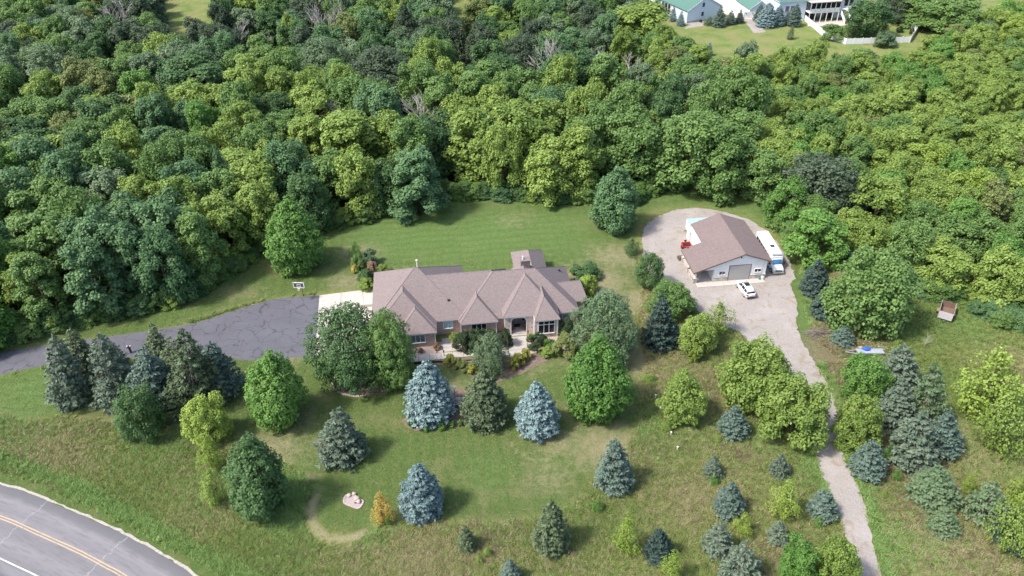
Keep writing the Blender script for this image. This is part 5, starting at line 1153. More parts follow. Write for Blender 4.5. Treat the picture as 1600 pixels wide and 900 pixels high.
for lab, rs_ in same.items():
    if len(rs_) > 1:
        for k, r_ in enumerate(sorted(rs_)): r_[1] = ('leftmost ' if k == 0 else ('rightmost ' if k == len(rs_) - 1 else ORD[k - 1] + '-from-left ')) + lab
for px, lab, (x, y, h, w, form, mt) in named: plant_at((x, y), h, w, form, mt, 'woodland_tree', lab, 'tree', GW, lean=-R_(4) * (px - 800) / 800)
# trees beyond those: one mass of separate crowns
far = pts[NMAX:]
hid = bpy.data.collections.new('canopy_sources'); kinds = []
for mt in LOOK:
    for v in range(2):
        o = bpy.data.objects.new('canopy_source', CR['wood'][(v + len(kinds)) % 4][0].copy()); o.data.materials.clear(); o.data.materials.append(FOL[mt]); kinds.append((mt, o))
def scatter(name, P, idx, sc, rot, sources, label, mat=None):
    me = bpy.data.meshes.new(name); me.vertices.add(len(P)); me.vertices.foreach_set('co', np.ascontiguousarray(P, np.float32).ravel())
    a = me.attributes.new('pick', 'INT', 'POINT'); a.data.foreach_set('value', np.asarray(idx, np.int32))
    a = me.attributes.new('size', 'FLOAT_VECTOR', 'POINT'); a.data.foreach_set('vector', np.ascontiguousarray(sc, np.float32).ravel())
    a = me.attributes.new('turn', 'FLOAT_VECTOR', 'POINT'); a.data.foreach_set('vector', np.ascontiguousarray(rot, np.float32).ravel())
    o = bpy.data.objects.new(name, me); COL.objects.link(o)
    ng = bpy.data.node_groups.new(name, 'GeometryNodeTree')
    ng.interface.new_socket('Geometry', in_out='INPUT', socket_type='NodeSocketGeometry'); ng.interface.new_socket('Geometry', in_out='OUTPUT', socket_type='NodeSocketGeometry')
    gi = ng.nodes.new('NodeGroupInput'); go = ng.nodes.new('NodeGroupOutput'); ip = ng.nodes.new('GeometryNodeInstanceOnPoints'); gg = ng.nodes.new('GeometryNodeGeometryToInstance')
    for s in reversed(sources):
        oi = ng.nodes.new('GeometryNodeObjectInfo'); oi.inputs['Object'].default_value = s; oi.inputs['As Instance'].default_value = False
        ng.links.new(oi.outputs['Geometry'], gg.inputs[0])
    def nat(nm, t):
        n = ng.nodes.new('GeometryNodeInputNamedAttribute'); n.data_type = t; n.inputs['Name'].default_value = nm; return n.outputs['Attribute']
    er = ng.nodes.new('FunctionNodeEulerToRotation'); ng.links.new(nat('turn', 'FLOAT_VECTOR'), er.inputs[0])
    ng.links.new(gi.outputs[0], ip.inputs['Points']); ng.links.new(gg.outputs[0], ip.inputs['Instance']); ip.inputs['Pick Instance'].default_value = True
    ng.links.new(nat('pick', 'INT'), ip.inputs['Instance Index']); ng.links.new(er.outputs[0], ip.inputs['Rotation']); ng.links.new(nat('size', 'FLOAT_VECTOR'), ip.inputs['Scale']); ng.links.new(ip.outputs[0], go.inputs[0])
    md = o.modifiers.new('scatter', 'NODES'); md.node_group = ng
    return tag(o, label, None, None, 'stuff')
if far:
    P = np.array([(q[0], q[1], 0) for q in far]); pick = [next(k for k, (mt, _) in enumerate(kinds) if mt == q[4]) + int(fr.integers(0, 2)) for q in far]
    sc = np.array([(q[3] / 9.5, q[3] / 9.5, q[2] / 13) for q in far]); rot = np.c_[np.zeros(len(far)), np.zeros(len(far)), fr.uniform(0, 6.28, len(far))]
    scatter('distant_woods', P, pick, sc, rot, [o for _, o in kinds], 'far part of the mixed green woods')
print('woods', len(pts), 'far', len(far))
# low growth along the foot of the woods
eg = []
fp = resample(np.vstack([FOREST[:36]]), 620)
for (x, y) in fp:
    for _ in range(2):
        eg.append((x + fr.normal(0, .9), y + abs(fr.normal(0, 1.3)) + .4))
eg = np.array(eg); first = {}
for k, (mt, _) in enumerate(kinds): first.setdefault(mt, k)
ix = [first[str(q)] for q in fr.choice(['green', 'deep', 'lime', 'cool'], p=[.4, .3, .2, .1], size=len(eg))]
s_ = fr.uniform(.14, .42, len(eg)); scatter('undergrowth', np.c_[eg, fr.uniform(-.9, -.2, len(eg))], ix, np.c_[s_ * 1.3, s_ * 1.3, s_ * .75], np.c_[np.zeros((len(eg), 2)), fr.uniform(0, 6.28, len(eg))], [o for _, o in kinds], 'leafy undergrowth along the foot of the woods')


# ------------------------------------------------------------------ far houses, fence and yard beyond the woods
def local(o, ang): return lambda p, z=0: tuple((lambda d: (d[0] * math.cos(ang) + d[1] * math.sin(ang), -d[0] * math.sin(ang) + d[1] * math.cos(ang)))(G(*p, z) - o))
AO = G(1072.5, 36); AA = R_(24)
ha = thing('neighbour_house', 'pale blue house with green roof and screened porches beyond the woods', 'house', (AO[0], AO[1], 0), AA)
def gable_house(parent, u0, u1, v0, v1, ze, zr, wall, roof, axis='v', ov=.35, ff=W):
    """gabled block; ridge along axis"""
    mb = MB()
    if axis == 'v':
        um = (u0 + u1) / 2; prof = [(u0, 0), (u1, 0), (u1, ze), (um, zr), (u0, ze)]
        mb.loft([[(a, v0, z) for a, z in prof], [(a, v1, z) for a, z in prof]]); mb.build('wall', wall, parent)
        k = (zr - ze) / (um - u0)
        for a, b in ((u0 - ov, um), (um, u1 + ov)):
            za, zb = (ze - k * ov + .02, zr + .02) if a < um else (zr + .02, ze - k * ov + .02)
            MB().hexa([(a, v0 - ov, za), (b, v0 - ov, zb), (b, v1 + ov, zb), (a, v1 + ov, za), (a, v0 - ov, za + .16), (b, v0 - ov, zb + .16), (b, v1 + ov, zb + .16), (a, v1 + ov, za + .16)]).build('roof_slope', roof, parent)
            MB().hexa([(a, v0 - ov - .06, za - .12), (b, v0 - ov - .06, zb - .12), (b, v0 - ov - .005, zb - .12), (a, v0 - ov - .005, za - .12), (a, v0 - ov - .06, za + .14), (b, v0 - ov - .06, zb + .14), (b, v0 - ov - .005, zb + .14), (a, v0 - ov - .005, za + .14)]).build('rake_board', ff, parent)
    else:
        vm = (v0 + v1) / 2; prof = [(v0, 0), (v1, 0), (v1, ze), (vm, zr), (v0, ze)]
        mb.loft([[(u0, a, z) for a, z in prof], [(u1, a, z) for a, z in prof]]); mb.build('wall', wall, parent)
        k = (zr - ze) / (vm - v0)
        for a, b in ((v0 - ov, vm), (vm, v1 + ov)):
            za, zb = (ze - k * ov + .02, zr + .02) if a < vm else (zr + .02, ze - k * ov + .02)
            MB().hexa([(u0 - ov, a, za), (u1 + ov, a, za), (u1 + ov, b, zb), (u0 - ov, b, zb), (u0 - ov, a, za + .16), (u1 + ov, a, za + .16), (u1 + ov, b, zb + .16), (u0 - ov, b, zb + .16)]).build('roof_slope', roof, parent)
gable_house(ha, 0, 13.5, 0, 24, 3.9, 7.6, M['pale_blue'], M['green_roof'])
for z in (1.4, 4.3):
    f = MB().box(5.35, 6.65, -.10, -.005, z, z + 1.6).build('window', W, ha); MB().box(5.5, 6.5, -.13, -.104, z + .12, z + 1.48).build('pane', M['blue_shutter'], f)
MB().box(-.06, -.005, 9.4, 14.6, .2, 3.3).build('porch_shade_panel', M['dark'], ha)  # flat dark panel on the wall, painted as the shade of the porch recess
for v_ in (9.3, 11.0, 12.8, 14.6): MB().box(-.22, -.065, v_ - .1, v_ + .1, 0, 3.5).build('porch_post', W, ha)
gable_house(ha, -2.2, 6.7, 16.0, 21.6, 3.6, 6.2, M['dark'], M['green_roof'], 'u')
for (a, z0, b, z1) in ((16.0, 0, 16.0, 3.6), (18.8, 0, 18.8, 6.0), (21.6, 0, 21.6, 3.6), (15.7, 3.4, 18.8, 6.25), (18.8, 6.25, 21.9, 3.4), (16.0, 3.3, 21.6, 3.3), (16, .2, 21.6, .2)): MB().tube([(-2.36, a, z0), (-2.36, b, z1)], .13, 6).build('frame_bar', W, ha)
MB().box(0.0, 4.8, -.06, -.004, 0, .5).build('foundation', M['concrete'], ha)
BO = G(1262, 36); BA = R_(8.4)
hb = thing('deck_house', 'two-storey white and pale blue house with a raised sunroom and deck stairs', 'house', (BO[0], BO[1], 0), BA)
MB().box(-9.5, -.2, 2.6, 15, 0, 6.5).build('wall', M['pale_blue'], hb); MB().box(10.4, 19, 3.5, 15, 0, 6.5).build('wall', M['pale_blue'], hb); MB().box(-.19, 10.39, 4.3, 15, 0, 6.4).build('wall', M['pale_blue'], hb)
hip('roof', -10, 19.5, 2.2, 15.5, 6.55, (-3.4, 8.85), (12.9, 8.85), 10.0, M['green_roof'], hb, W)
gable_house(hb, -16.5, -9.6, 9, 20, 3.0, 5.4, M['pale_blue'], M['green_roof'])
MB().box(-.1, 10.3, 0, 4.25, 3.0, 3.3).build('deck', W, hb); MB().box(-.3, 10.5, -.35, 4.28, 6.3, 6.52).build('sunroom_roof', M['concrete'], hb)
MB().box(.1, 10.1, 3.7, 4.2, .05, 2.95).build('lower_dark_slab', M['dark'], hb); MB().box(4.2, 7.2, 3.55, 3.68, .3, 2.6).build('patio_door', M['glass_mid'], hb)  # dark slab across the wall beneath the deck, glazed door in front
for k in range(7):
    MB().box(-.05 + k * 1.70, .09 + k * 1.70, -.1, .02, 4.3, 6.28).build('mullion', W, hb)
    if k < 6:
        MB().box(.12 + k * 1.70, 1.62 + k * 1.70, .0, .05, 4.45, 6.2).build('pane', M['glass'], hb); MB().box(.10 + k * 1.70, 1.64 + k * 1.70, -.05, .03, 3.45, 4.2).build('rail_panel', M['steel_white'], hb)
    if k < 6: MB().box(-.05 + k * 2.03, .12 + k * 2.03, -.08, .08, 0, 2.97).build('deck_post', W, hb)
MB().box(-.12, 10.4, -.14, -.105, 4.2, 4.36).build('deck_rail', W, hb)
for k in range(2): MB().box(-.16, -.06, .5 + k * 1.8, 1.9 + k * 1.8, 4.4, 6.1).build('pane', M['glass'], hb)
for u in (-7.6, -5.8): f = MB().box(u, u + 1.5, 2.48, 2.595, 3.4, 5.2).build('window', W, hb); MB().box(u + .12, u + 1.38, 2.45, 2.476, 3.52, 5.08).build('pane', M['glass_mid'], f)
for u in (11.2, 13.4, 15.2): f = MB().box(u, u + 1.5, 3.38, 3.495, 3.6, 6.0).build('window', W, hb); MB().box(u + .12, u + 1.38, 3.35, 3.376, 3.72, 5.88).build('pane', M['glass'], f)
for k in range(12): MB().box(11.2, 13.2, 1.2 - (k + 1) * .36, 1.2 - k * .36 - .03, 3.0 - k * .26, 3.06 - k * .26).build('stair_tread', M['wood_brown'], hb)
for u in (11.05, 13.25): MB().hexa([(u, -3.3, .0), (u + .12, -3.3, .0), (u + .12, 1.2, 3.0), (u, 1.2, 3.0), (u, -3.3, 1.1), (u + .12, -3.3, 1.1), (u + .12, 1.2, 4.1), (u, 1.2, 4.1)]).build('stair_rail', W, hb)
MB().box(10.45, 14.5, 1.25, 3.4, 3.0, 3.2).build('landing', W, hb); MB().box(13.4, 17.5, 1.2, 1.3, 3.2, 4.2).build('landing_rail', W, hb)
sheet('patio', [tuple(G(*q)[:2]) for q in ((1262, 41), (1322, 40), (1318, 31), (1262, 33))], .012, M['concrete'], 'pale patio under the far deck')
fence = thing('vinyl_fence', 'long white vinyl panel fence bending round the far back yard', 'fence', (0, 0, 0))
FP = [G(*q)[:2] for q in ((1251, 24), (1254, 30), (1286, 57), (1321, 69.5), (1372, 68), (1421, 66.5), (1432, 50), (1400, 33), (1388, 28))]
pm = MB().box(0, 1, -.03, .03, .06, 1.78).mesh('fence_panel', M['vinyl']); po = MB().box(-.08, .08, -.08, .08, 0, 1.95).mesh('fence_post', M['vinyl'])
for a, b in zip(FP[:-1], FP[1:]):
    L = np.linalg.norm(b - a); n = max(1, round(L / 2.4)); ang = math.atan2(*(b - a)[::-1])
    for k in range(n):
        q = a + (b - a) * k / n; p_ = link('fence_post', po, fence); p_.location = (q[0], q[1], 0); p_.rotation_euler.z = ang
        p_ = link('fence_panel', pm, fence); d = (b - a) / L; p_.location = (q[0] + d[0] * .09, q[1] + d[1] * .09, 0); p_.rotation_euler.z = ang; p_.scale.x = L / n - .18
ga = thing('white_gate', 'white double gate at the head of the far gravel path', 'gate', G(1170, 28.5), R_(5))
for s in (-1, 1):
    MB().box(s * .95 - .85, s * .95 + .85, -.04, .04, .1, 2.1).build('gate_leaf', M['vinyl'], ga); MB().box(s * 1.9 - .1, s * 1.9 + .1, -.1, .1, 0, 2.4).build('gate_post', M['vinyl'], ga)
    MB().ball((s * 1.1, -.1, 1.6), .2, 8, 5).build('wreath', M['dark'], ga)
sheet('far_driveway', smooth_poly(np.array([G(*q)[:2] for q in ((1124, 14), (1140, 25), (1160, 29), (1182, 29), (1200, 16), (1196, -6), (1190, -26), (1110, -26), (1112, -4))])), .012, M['dirt_yard'], 'pale concrete drive between the far houses')
sheet('far_path', jag(np.array([G(*q)[:2] for q in ((1161, 30), (1178, 52), (1196, 50), (1186, 38), (1178, 29.5))]), .12), .008, M['gravel'], 'short gravel path running down from the white gate')
sheet('far_bed', jag(np.array([G(*q)[:2] for q in ((1071, 45), (1100, 40), (1100, 32), (1072, 37))]), .1), .008, M['gravel'], 'gravel strip under the pale blue gable')
for x0, x1, yt, yb, f_, m_, l in ((1100, 1117, 24, 40, 'spruce_thin', 'grey_spruce', 'pale spruce at the corner of the pale blue gable'), (1115, 1136, 7, 43, 'spruce_plain', 'teal_spruce', 'tallest spruce before the pale blue gable'), (1134, 1151, 14, 39, 'spruce_plain', 'teal_spruce', 'middle spruce left of the white gate'), (1150, 1164, 13, 37, 'spruce_plain', 'dark_spruce', 'slim dark spruce just left of the white gate'), (1179, 1198, 5, 34, 'spruce_full', 'teal_spruce', 'spruce just right of the white gate'), (1185, 1216, 2, 43, 'spruce_full', 'blue_spruce', 'broad blue spruce right of the far gravel path'), (1206, 1228, 7, 41, 'spruce_full', 'blue_spruce', 'blue spruce touching the broad one'), (1225, 1238, 16, 39, 'spruce_plain', 'teal_spruce', 'small spruce before the far white wall'), (1233, 1254, 4, 42, 'spruce_full', 'teal_spruce', 'blue-green spruce beside the white fence end'), (1030, 1042, 1, 28, 'spruce_plain', 'blue_spruce', 'thin spruce before the screened porch'), (1047, 1058, 7, 34, 'spruce_plain', 'blue_spruce', 'thin spruce before the lit white wall'), (1058, 1071, 16, 41, 'spruce_plain', 'blue_spruce', 'thin spruce at the white wall corner'), (1101, 1115, 64, 88, 'spruce_plain', 'blue_spruce', 'small blue spruce in the far meadow'), (1231, 1243, 36, 62, 'spruce_thin', 'green_spruce', 'thin olive spruce in front of the fence end'), (905, 916, -4, 28, 'spruce_plain', 'teal_spruce', 'slim blue spruce left of the far houses')):
    tree(x0, x1, yt, yb, f_, m_, l, group=GS, k=.5)
tree(1322, 1398, -3, 62, 'broad', 'deep', 'large dark green yard tree beside the deck of the far house', name='shade_tree')
for x0, x1, yt, yb, m_, l in ((1284, 1326, 36, 64, 'green', 'olive shrub mass inside the fence corner'), (1364, 1402, 48, 74, 'silver', 'silvery shrub standing before the white fence'), (1400, 1413, 41, 51, 'yew', 'clipped dark shrub along the far fence'), (1421, 1431, 43, 54, 'yew', 'dark shrub in the far fence corner'), (1092, 1098, 30, 35, 'yew', 'small dark shrub under the blue window')): tree(x0, x1, yt, yb, 'shrub', m_, l, name='shrub', cat='shrub', k=.4)

# ------------------------------------------------------------------ things standing about
bh = thing('basketball_hoop', 'black pole basketball hoop with white framed backboard beside the driveway', 'basketball hoop', G(474.6, 463), R_(-4))
MB().tube([(0, 0, -.05), (0, 0, 2.35), (0, -.25, 2.75)], .085, 8).build('pole', M['dark'], bh); MB().box(-.06, .06, -.95, -.2, 2.68, 2.80).build('arm', M['dark'], bh)
bb = MB()
for (a, b, c_, d) in ((-.92, .92, 2.55, 2.65), (-.92, .92, 3.52, 3.62), (-.92, -.82, 2.65, 3.52), (.82, .92, 2.65, 3.52)): bb.box(a, b, -1.05, -.97, c_, d)
bk = bb.build('backboard_frame', W, bh); MB().box(-.82, .82, -1.02, -1.0, 2.65, 3.52).build('backboard', M['smoke'], bk)
tb = MB()
for (a, b, c_, d) in ((-.32, .32, 2.72, 2.78), (-.32, .32, 3.16, 3.22), (-.32, -.26, 2.78, 3.16), (.26, .32, 2.78, 3.16)): tb.box(a, b, -1.05, -1.021, c_, d)
tb.build('target_square', W, bk)
rm = [(.24 * math.cos(t), -1.34 + .24 * math.sin(t), 2.68) for t in np.linspace(0, 2 * math.pi, 17)]; MB().tube(rm, .025, 5, False).build('rim', M['orange'], bh)
MB().loft([[(r_ * math.cos(t), -1.34 + r_ * math.sin(t), z) for t in np.linspace(0, 2 * math.pi, 13)[:-1]] for r_, z in ((.23, 2.66), (.17, 2.42), (.13, 2.2))], False).build('net', W, bh)
yl = thing('yard_lamp', 'slim yard lamp post with white globe and drooping white banner', 'lamp post', G(712, 633), 0)
MB().tube([(0, 0, -.05), (0, 0, 3.3)], .05, 8).build('pole', M['grey'], yl); MB().ball((0, 0, 3.5), .24, 12, 8).build('globe', M['lampglow'], yl, True); MB().tube([(0, 0, 2.95), (-.5, -.05, 2.75)], .025, 5).build('bracket', M['grey'], yl)
MB().hexa([(-.95, -.12, 1.75), (-.45, -.05, 2.1), (-.45, .02, 2.1), (-.95, -.05, 1.75), (-.62, -.12, 2.6), (-.05, -.05, 2.9), (-.05, .02, 2.9), (-.62, -.05, 2.6)]).build('banner', M['vinyl'], yl)
gb = thing('garden_bench', 'white arched garden bench with round medallion under the olive spruce', 'bench', G(717.5, 634), R_(4))
MB().box(-.72, .72, -.28, .22, .42, .47).build('seat', M['wood_grey'], gb)
arc = [(-.7 + 1.4 * t, .26, .98 + .30 * math.sin(math.pi * t)) for t in np.linspace(0, 1, 11)]; MB().tube(arc, .05, 6).build('arched_back_rail', W, gb)
for k in range(5): x = -.7 + k * .35; MB().tube([(x, .26, .4), (x, .26, .98 + .30 * math.sin(math.pi * k / 4))], .03, 5).build('back_spindle', W, gb)
md_ = [(.2 * math.cos(t), .22, .88 + .2 * math.sin(t)) for t in np.linspace(0, 2 * math.pi, 15)]; MB().tube(md_, .05, 5, False).build('medallion', W, gb)
for x in (-.66, .66):
    for y in (-.24, .2): MB().box(x - .04, x + .04, y - .04, y + .04, 0, .418).build('leg', W, gb)
for (px, py), l in (((709.2, 637), 'small white round lantern at the foot of the lamp post'), ((708.4, 641), 'lower small white lantern in the hosta bed')):
    o = thing('garden_lantern', l, 'lantern', G(px, py)); MB().tube([(0, 0, 0), (0, 0, .3)], .10, 8).build('base', M['concrete'], o); MB().ball((0, 0, .42), .17, 10, 6).build('globe', M['lampglow'], o, True)
def sq(*px): return [G(*q)[:2] for q in px]
pd = thing('gravel_pad', 'small pale stone-edged gravel pad with pink boulders on the lawn', 'seating pad', (0, 0, 0)); ring_ = smooth_poly(np.array(sq((541, 774.5), (552, 774), (560, 778.5), (567.5, 783.5), (566, 788.5), (560.5, 795), (548, 791), (537, 785.5))), 4)
MB().prism(ring_, -.02, .06).build('gravel', M['pink_gravel'], pd)
rs = resample(np.vstack([ring_, ring_[:1]]), 27)
for a, b in zip(rs[:-1], rs[1:]):
    t = (b - a); L = np.linalg.norm(t) + 1e-6; t = t / L; nn = np.array([-t[1], t[0]]); MB().prism([a + t * .02 - nn * .09, b - t * .02 - nn * .09, b - t * .02 + nn * .09, a + t * .02 + nn * .09], -.02, .13 + random.uniform(-.015, .015)).build('edging_block', M['pink_stone'], pd)
def boulder(parent, x, y, r, sz, mat, seed, name='boulder'):
    q = np.random.default_rng(seed); bm = bmesh.new(); bmesh.ops.create_icosphere(bm, subdivisions=2, radius=r)
    ph = q.uniform(0, 6, 3)
    for v in bm.verts: v.co *= 1 + .18 * math.sin(v.co.x / r * 2.4 + ph[0]) + .14 * math.sin(v.co.y / r * 3 + ph[1]); v.co.z *= sz
    me = bpy.data.meshes.new(name); bm.to_mesh(me); bm.free(); me.materials.append(mat); o = link(name, me, parent); o.location = (x, y, r * sz * .6 + .05); return o
for i, (px, py, r_, z) in enumerate(((558.6, 781.5, .34, 1.3), (560.2, 785, .28, 1.0), (556.5, 784.5, .16, .8), (554, 773.6, .24, 1.2), (545, 775.3, .30, .7))):
    q = G(px, py); boulder(pd, q[0], q[1], r_, z, M['pink_stone'], 40 + i)
MB().box(*(lambda q: (q[0] - .15, q[0] + .35, q[1] - .1, q[1] + .12))(G(556, 786)), .06, .16).build('dark_block', M['dark'], pd)  # low dark block at the dark gap among the boulders
# wooden box trailer
a, b = G(1465.6, 498.5), G(1482.4, 503.6); ang = math.atan2(b[1] - a[1], b[0] - a[0]); wdt = 2.0
bt = thing('box_trailer', 'old open wooden box trailer with pale front board on the rough grass', 'trailer', (a + b) / 2, ang)
MB().box(-1.0, 1.0, .1, 3.3, .45, .53).build('floor', M['wood_brown'], bt)
for k in range(4):
    z = .535 + k * .27
    for s in (-1, 1): MB().box(s * 1.03 - .03, s * 1.03 + .03, .05, 3.35, z, z + .255).build('side_board', M['wood_grey'] if k > 2 else M['wood_brown'], bt)
    MB().box(-.995, .995, 3.30, 3.36, z, z + .255).build('rear_board', M['wood_brown'], bt)
for k in range(3): MB().hexa([(-1.02, -.30 + k * .14, .5 + k * .36), (1.02, -.30 + k * .14, .5 + k * .36), (1.02, -.24 + k * .14, .5 + k * .36), (-1.02, -.24 + k * .14, .5 + k * .36), (-1.02, -.17 + k * .14, .84 + k * .36), (1.02, -.17 + k * .14, .84 + k * .36), (1.02, -.11 + k * .14, .84 + k * .36), (-1.02, -.11 + k * .14, .84 + k * .36)]).build('front_board', M['wood_grey'], bt)
for x in (-1.0, 1.0): MB().box(x - .05, x + .05, 3.22, 3.295, .3, 1.68).build('stake', M['wood_grey'], bt)
for s in (-1, 1):
    MB().tube([(s * 1.2 - .1, 1.6, .36), (s * 1.2 + .1, 1.6, .36)], .36, 14).build('wheel', M['black'], bt); MB().hexa([(s * 1.2 - .14, 1.1, .72), (s * 1.2 + .14, 1.1, .72), (s * 1.2 + .14, 2.1, .72), (s * 1.2 - .14, 2.1, .72), (s * 1.2 - .14, 1.25, .82), (s * 1.2 + .14, 1.25, .82), (s * 1.2 + .14, 1.95, .82), (s * 1.2 - .14, 1.95, .82)]).build('fender', M['terracotta'], bt)
MB().tube([(-.6, .0, .42), (0, -1.2, .42), (.6, .0, .42)], .06, 6).build('drawbar', M['dark'], bt)
# flat trailer with a tarp
a, b = G(1340.5, 556.5), G(1381, 556.5); ang = math.atan2(b[1] - a[1], b[0] - a[0]); L = np.linalg.norm(b - a)
ft = thing('flat_trailer', 'flat aluminium utility trailer with blue tarp lump at its far side', 'trailer', a, ang)
for k in range(4): MB().box(.05, L, .05 + k * .22, .25 + k * .22, .52, .57).build('deck_plank', M['alu'], ft)
MB().box(.0, L + .05, -.05, .045, .42, .66).build('side_rail', M['alu'], ft); MB().box(.0, L + .05, .94, 1.02, .42, .66).build('side_rail', M['alu'], ft); MB().box(-.05, -.003, -.05, 1.02, .42, .66).build('front_rail', M['alu'], ft)
for y in (-.02, .98): MB().tube([(.05, y, .46), (-1.9, .48, .46)], .055, 6).build('tongue_bar', M['alu'], ft)
MB().tube([(-1.9, .48, .46), (-2.3, .48, .46)], .06, 6).build('coupler', M['dark'], ft); MB().tube([(-1.7, .48, .0), (-1.7, .48, .85)], .045, 6).build('jack', M['grey'], ft)
for y in (-.18, 1.16): MB().tube([(L * .6, y - .1, .31), (L * .6, y + .1, .31)], .31, 12).build('wheel', M['black'], ft)
tp = thing('blue_tarp', 'crumpled bright blue tarp on the flat trailer', 'tarp', (a[0] + 1.4, a[1] + .8, .57), ang); boulder(tp, 0, 0, .42, .62, M['tarp'], 77, 'tarp_lump'); boulder(tp, .5, .12, .26, .5, M['tarp'], 78, 'tarp_fold'); boulder(tp, -.45, .05, .24, .45, M['tarp'], 79, 'tarp_fold')
ld = thing('metal_ladder', 'pale metal ladder lying beside the flat trailer', 'ladder', (a[0] - .3, a[1] - 1.75, .04), ang + R_(-14))
for x in (0, 1.5): MB().tube([(x, -.35, .06), (x, 1.3, .06)], .05, 6).build('rail', M['alu'], ld)
for k in range(4): MB().tube([(0, -.2 + k * .42, .08), (1.5, -.2 + k * .42, .08)], .035, 5).build('rung', M['alu'], ld)
# brush pile and scattered bits
bp = MB(); q0 = G(1279, 522); rr = random.Random(5)
for k in range(150):
    x, y = rr.gauss(0, 1.0), rr.gauss(0, .6); z = max(0, .75 - abs(x) * .3 - abs(y) * .4) * rr.random(); a_ = rr.uniform(-.9, .9); L_ = rr.uniform(.6, 1.8); bp.tube([(q0[0] + x - math.cos(a_) * L_ / 2, q0[1] + y - math.sin(a_) * L_ / 2, z + .05), (q0[0] + x + math.cos(a_) * L_ / 2, q0[1] + y + math.sin(a_) * L_ / 2, z + .05 + rr.uniform(-.05, .25))], rr.uniform(.015, .045), 4, False)
tag(bp.build('brush_pile', M['twig']), 'grey brown pile of cut brush on the grass right of the lane', None, None, 'stuff')
db = MB(); q0 = G(1362, 545)
for k in range(120):
    x, y = rr.gauss(0, 2.4), rr.gauss(0, .9); s = rr.uniform(.06, .22); db.hexa([(q0[0] + x + sx * s * rr.uniform(.6, 1.2), q0[1] + y + sy * s * rr.uniform(.4, 1.0), z_) for z_ in (0, s * .6) for sx, sy in ((-1, -1), (1, -1), (1, 1), (-1, 1))])
tag(db.build('rubble', M['concrete']), 'pale rubble strewn on the bare ground behind the flat trailer', None, None, 'stuff')
for (px, py), l in (((1024, 622), 'white marker stake nearest the house in the meadow'), ((1031, 641), 'second white marker stake going down the meadow'), ((1048, 680), 'white marker stake beside the tall weed clump'), ((1058, 703), 'lowest white marker stake in the meadow')):
    o = thing('marker_stake', l, 'stake', G(px, py)); MB().box(-.05, .05, -.05, .05, 0, .55).build('stake', M['vinyl'], o); MB().box(-.10, .10, -.10, .10, .553, .65).build('cap', M['vinyl'], o)
dl_ = thing('drive_lantern', 'small black and white marker post between spruces at the driveway edge', 'marker post', G(205, 551)); MB().box(-.12, .12, -.12, .12, 0, 1.0).build('post', M['dark'], dl_); MB().box(-.22, .22, -.2, .2, 1.003, 1.25).build('head', M['dark'], dl_); MB().box(-.30, -.18, -.1, .1, 1.256, 1.36).box(.18, .30, -.1, .1, 1.256, 1.36).build('white_cap', M['vinyl'], dl_)
def house_pt(u, v_, z=0): return (HO[0] + u * math.cos(HA) - v_ * math.sin(HA), HO[1] + u * math.sin(HA) + v_ * math.cos(HA), z)
for (u, v_, z), l in (((3.3, -.05, .30), 'potted orange flowers at the right of the entry arch'), ((1.62, -.0, .30), 'small potted orange plant at the left of the entry arch'), ((3.05, .35, .30), 'second pot of orange flowers inside the entry')):
    o = thing('flower_pot', l, 'flower pot', house_pt(u, v_, z)); MB().loft([[(r_ * math.cos(t), r_ * math.sin(t), h_) for t in np.linspace(0, 2 * math.pi, 11)[:-1]] for r_, h_ in ((.12, 0), (.18, .3), (.16, .3))]).build('pot', M['terracotta'], o)
    fl = link('flowers', CR['shrub'][0][0], o, FOL['gold' if 0 else 'rust']); fl.scale = (.16, .16, .16); fl.location = (0, 0, .28); MB().ball((0, 0, .5), .16, 8, 5).build('blossom', M['orange'], o)
o = thing('path_light', 'small white globe light among the yews', 'path light', house_pt(-1.5, -2.0)); MB().tube([(0, 0, 0), (0, 0, 1.0)], .04, 6).build('post', M['dark'], o); MB().ball((0, 0, 1.12), .14, 10, 6).build('globe', M['lampglow'], o, True)
o = thing('path_light', 'slim dark path light on the front walk corner', 'path light', G(694, 556)); MB().tube([(0, 0, 0), (0, 0, .9)], .05, 6).build('post', M['dark'], o); MB().box(-.09, .09, -.09, .09, .903, 1.1).build('head', M['dark'], o)
# ------------------------------------------------------------------ meadow grass as real tufts
def tuft(name, n, h, spread, seed, mat, lean=1.5, w=.04):
    r = np.random.default_rng(seed); V = []; 
    for _ in range(n):
        a = r.random() * 6.28; d = np.array([math.cos(a), math.sin(a), 0]); o = np.r_[r.normal(0, spread, 2), 0]; L = h * r.uniform(.6, 1.2); t = o + d * L * lean * r.uniform(.3, 1) + np.array([0, 0, L]); s = np.array([-d[1], d[0], 0]) * w
        V += [o - s, o + s, t + s * .3, t - s * .3]
    me = leaf_mesh(name, np.array(V), r.random(n), mat); return bpy.data.objects.new(name, me)
grass_mats = [foliage('grass_olive', (.122, .158, .042), (.232, .266, .090), .3, gain=1.3), foliage('grass_tan', (.21, .192, .095), (.33, .295, .165), .25, gain=1.25), foliage('grass_green', (.095, .145, .038), (.185, .238, .072), .3, gain=1.3), foliage('grass_lush', (.115, .185, .050), (.200, .290, .095), .3, gain=1.35), foliage('grass_brown', (.13, .105, .060), (.225, .185, .115), .2, gain=1.2)]
TU = []
for gm in grass_mats:
    for v in range(2): TU.append(tuft('grass_tuft', 16, .30, .17, 300 + v, gm))
gx = fr.uniform(-75, 95, 260000); gy = fr.uniform(41, 110, 260000)
qx = np.array([0.0]);
c_, s_ = math.cos(PITCH), math.sin(PITCH); zc = gy * c_ + CAMH * s_; ppx = 800 + gx / zc * FPX; keep = (ppx > -60) & (ppx < 1660); gx, gy = gx[keep], gy[keep]
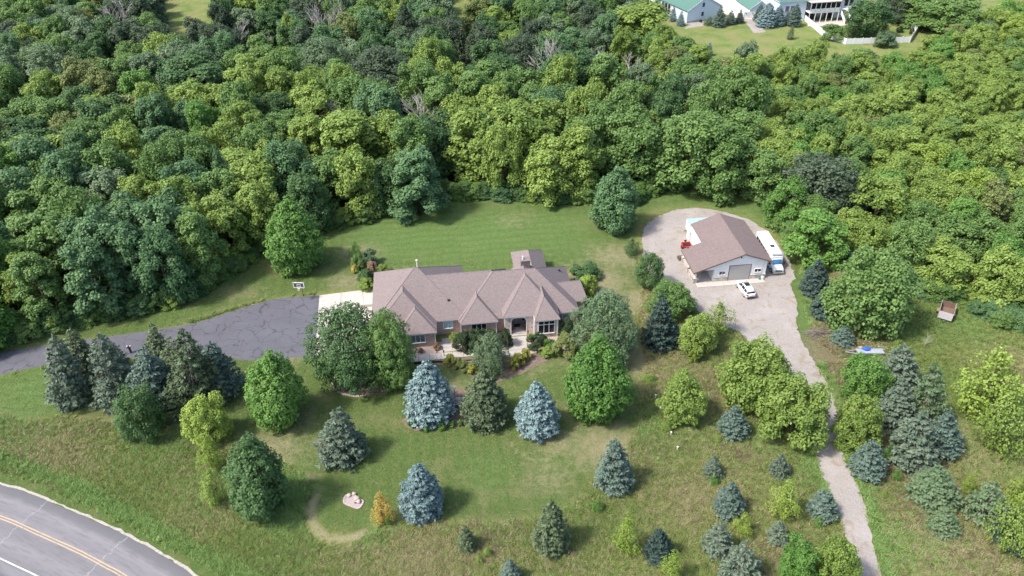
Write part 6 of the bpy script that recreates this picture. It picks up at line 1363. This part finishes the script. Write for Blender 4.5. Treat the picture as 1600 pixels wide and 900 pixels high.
ixg = np.clip(np.searchsorted(xs, gx), 0, nx - 1); iyg = np.clip(np.searchsorted(ys, gy), 0, ny - 1)
def samp(a): return a[iyg, ixg]
avoid = (sdist(gx, gy, DRIVE) > -.3) | (sdist(gx, gy, YARD) + fr.normal(0, .16, len(gx)) > -.28) | (samp(ring) > .35)
for poly in BEDS: avoid |= sdist(gx, gy, poly) > -.1
avoid |= np.hypot(gx - G(552, 784)[0], gy - G(552, 784)[1]) < 1.9
avoid |= sdist(gx, gy, P2([(488, 560), (640, 590), (760, 605), (910, 560), (920, 500), (600, 440), (494, 458)])) > -.2
yd = linedist(gx, gy, Yc); below = np.array([0]); 
nb_ = np.argmin((gx[:, None] - Yc[None, ::3, 0]) ** 2 + (gy[:, None] - Yc[None, ::3, 1]) ** 2, axis=1)
tan_ = np.gradient(Yc, axis=0)[::3][nb_]; sd_ = ((gx - Yc[::3][nb_, 0]) * -tan_[:, 1] + (gy - Yc[::3][nb_, 1]) * tan_[:, 0]) * sgn
avoid |= (sd_ < 0) | (yd < wtop + .5)
hx = (gx - HO[0]) * math.cos(HA) + (gy - HO[1]) * math.sin(HA); hy = -(gx - HO[0]) * math.sin(HA) + (gy - HO[1]) * math.cos(HA)
avoid |= (hx > -24) & (hx < 15) & (hy > -7) & (hy < 18.5)
lw_m = samp(lawn); lush_m = samp(lush); samp_dirt = samp(dirt); avoid |= (samp(forest) > .8) | (lw_m > .45) & (fr.random(len(gx)) > .28)
gx, gy, lw_m, lush_m, dr_m = gx[~avoid], gy[~avoid], lw_m[~avoid], lush_m[~avoid], np.maximum(samp(dry), samp(dirt))[~avoid]; dirt_m = samp_dirt[~avoid]
pa = np.sin(gx * .21 + 1.3 * np.sin(gy * .17)) * .5 + np.sin(gy * .33 + gx * .11 + 2) * .35 + fr.normal(0, .45, len(gx))
kind = np.where(pa > .22, 2, np.where(pa < -.72, 1, 0)); kind = np.where(fr.random(len(gx)) < np.maximum(dr_m, 0) * .9, np.where(fr.random(len(gx)) < dirt_m, 4, 1), kind); kind = np.where(fr.random(len(gx)) < lush_m * 1.2, 3, kind); kind = np.where((lw_m > .45) & (kind == 3), 2, kind); kind = np.where((lw_m > .45) & (dr_m > .5), 1, kind)
n = len(gx); hs = np.where(lw_m > .45, .26, np.where(lush_m > .5, .95, .8)) * fr.uniform(.6, 1.35, n)
scatter('meadow_grass', np.c_[gx, gy, np.full(n, -.01)], kind * 2 + fr.integers(0, 2, n), np.c_[hs * 1.05, hs * 1.05, hs], np.c_[fr.normal(0, .12, (n, 2)), fr.uniform(0, 6.28, n)], TU, 'rough olive and tan meadow grass')
print('tufts', n)
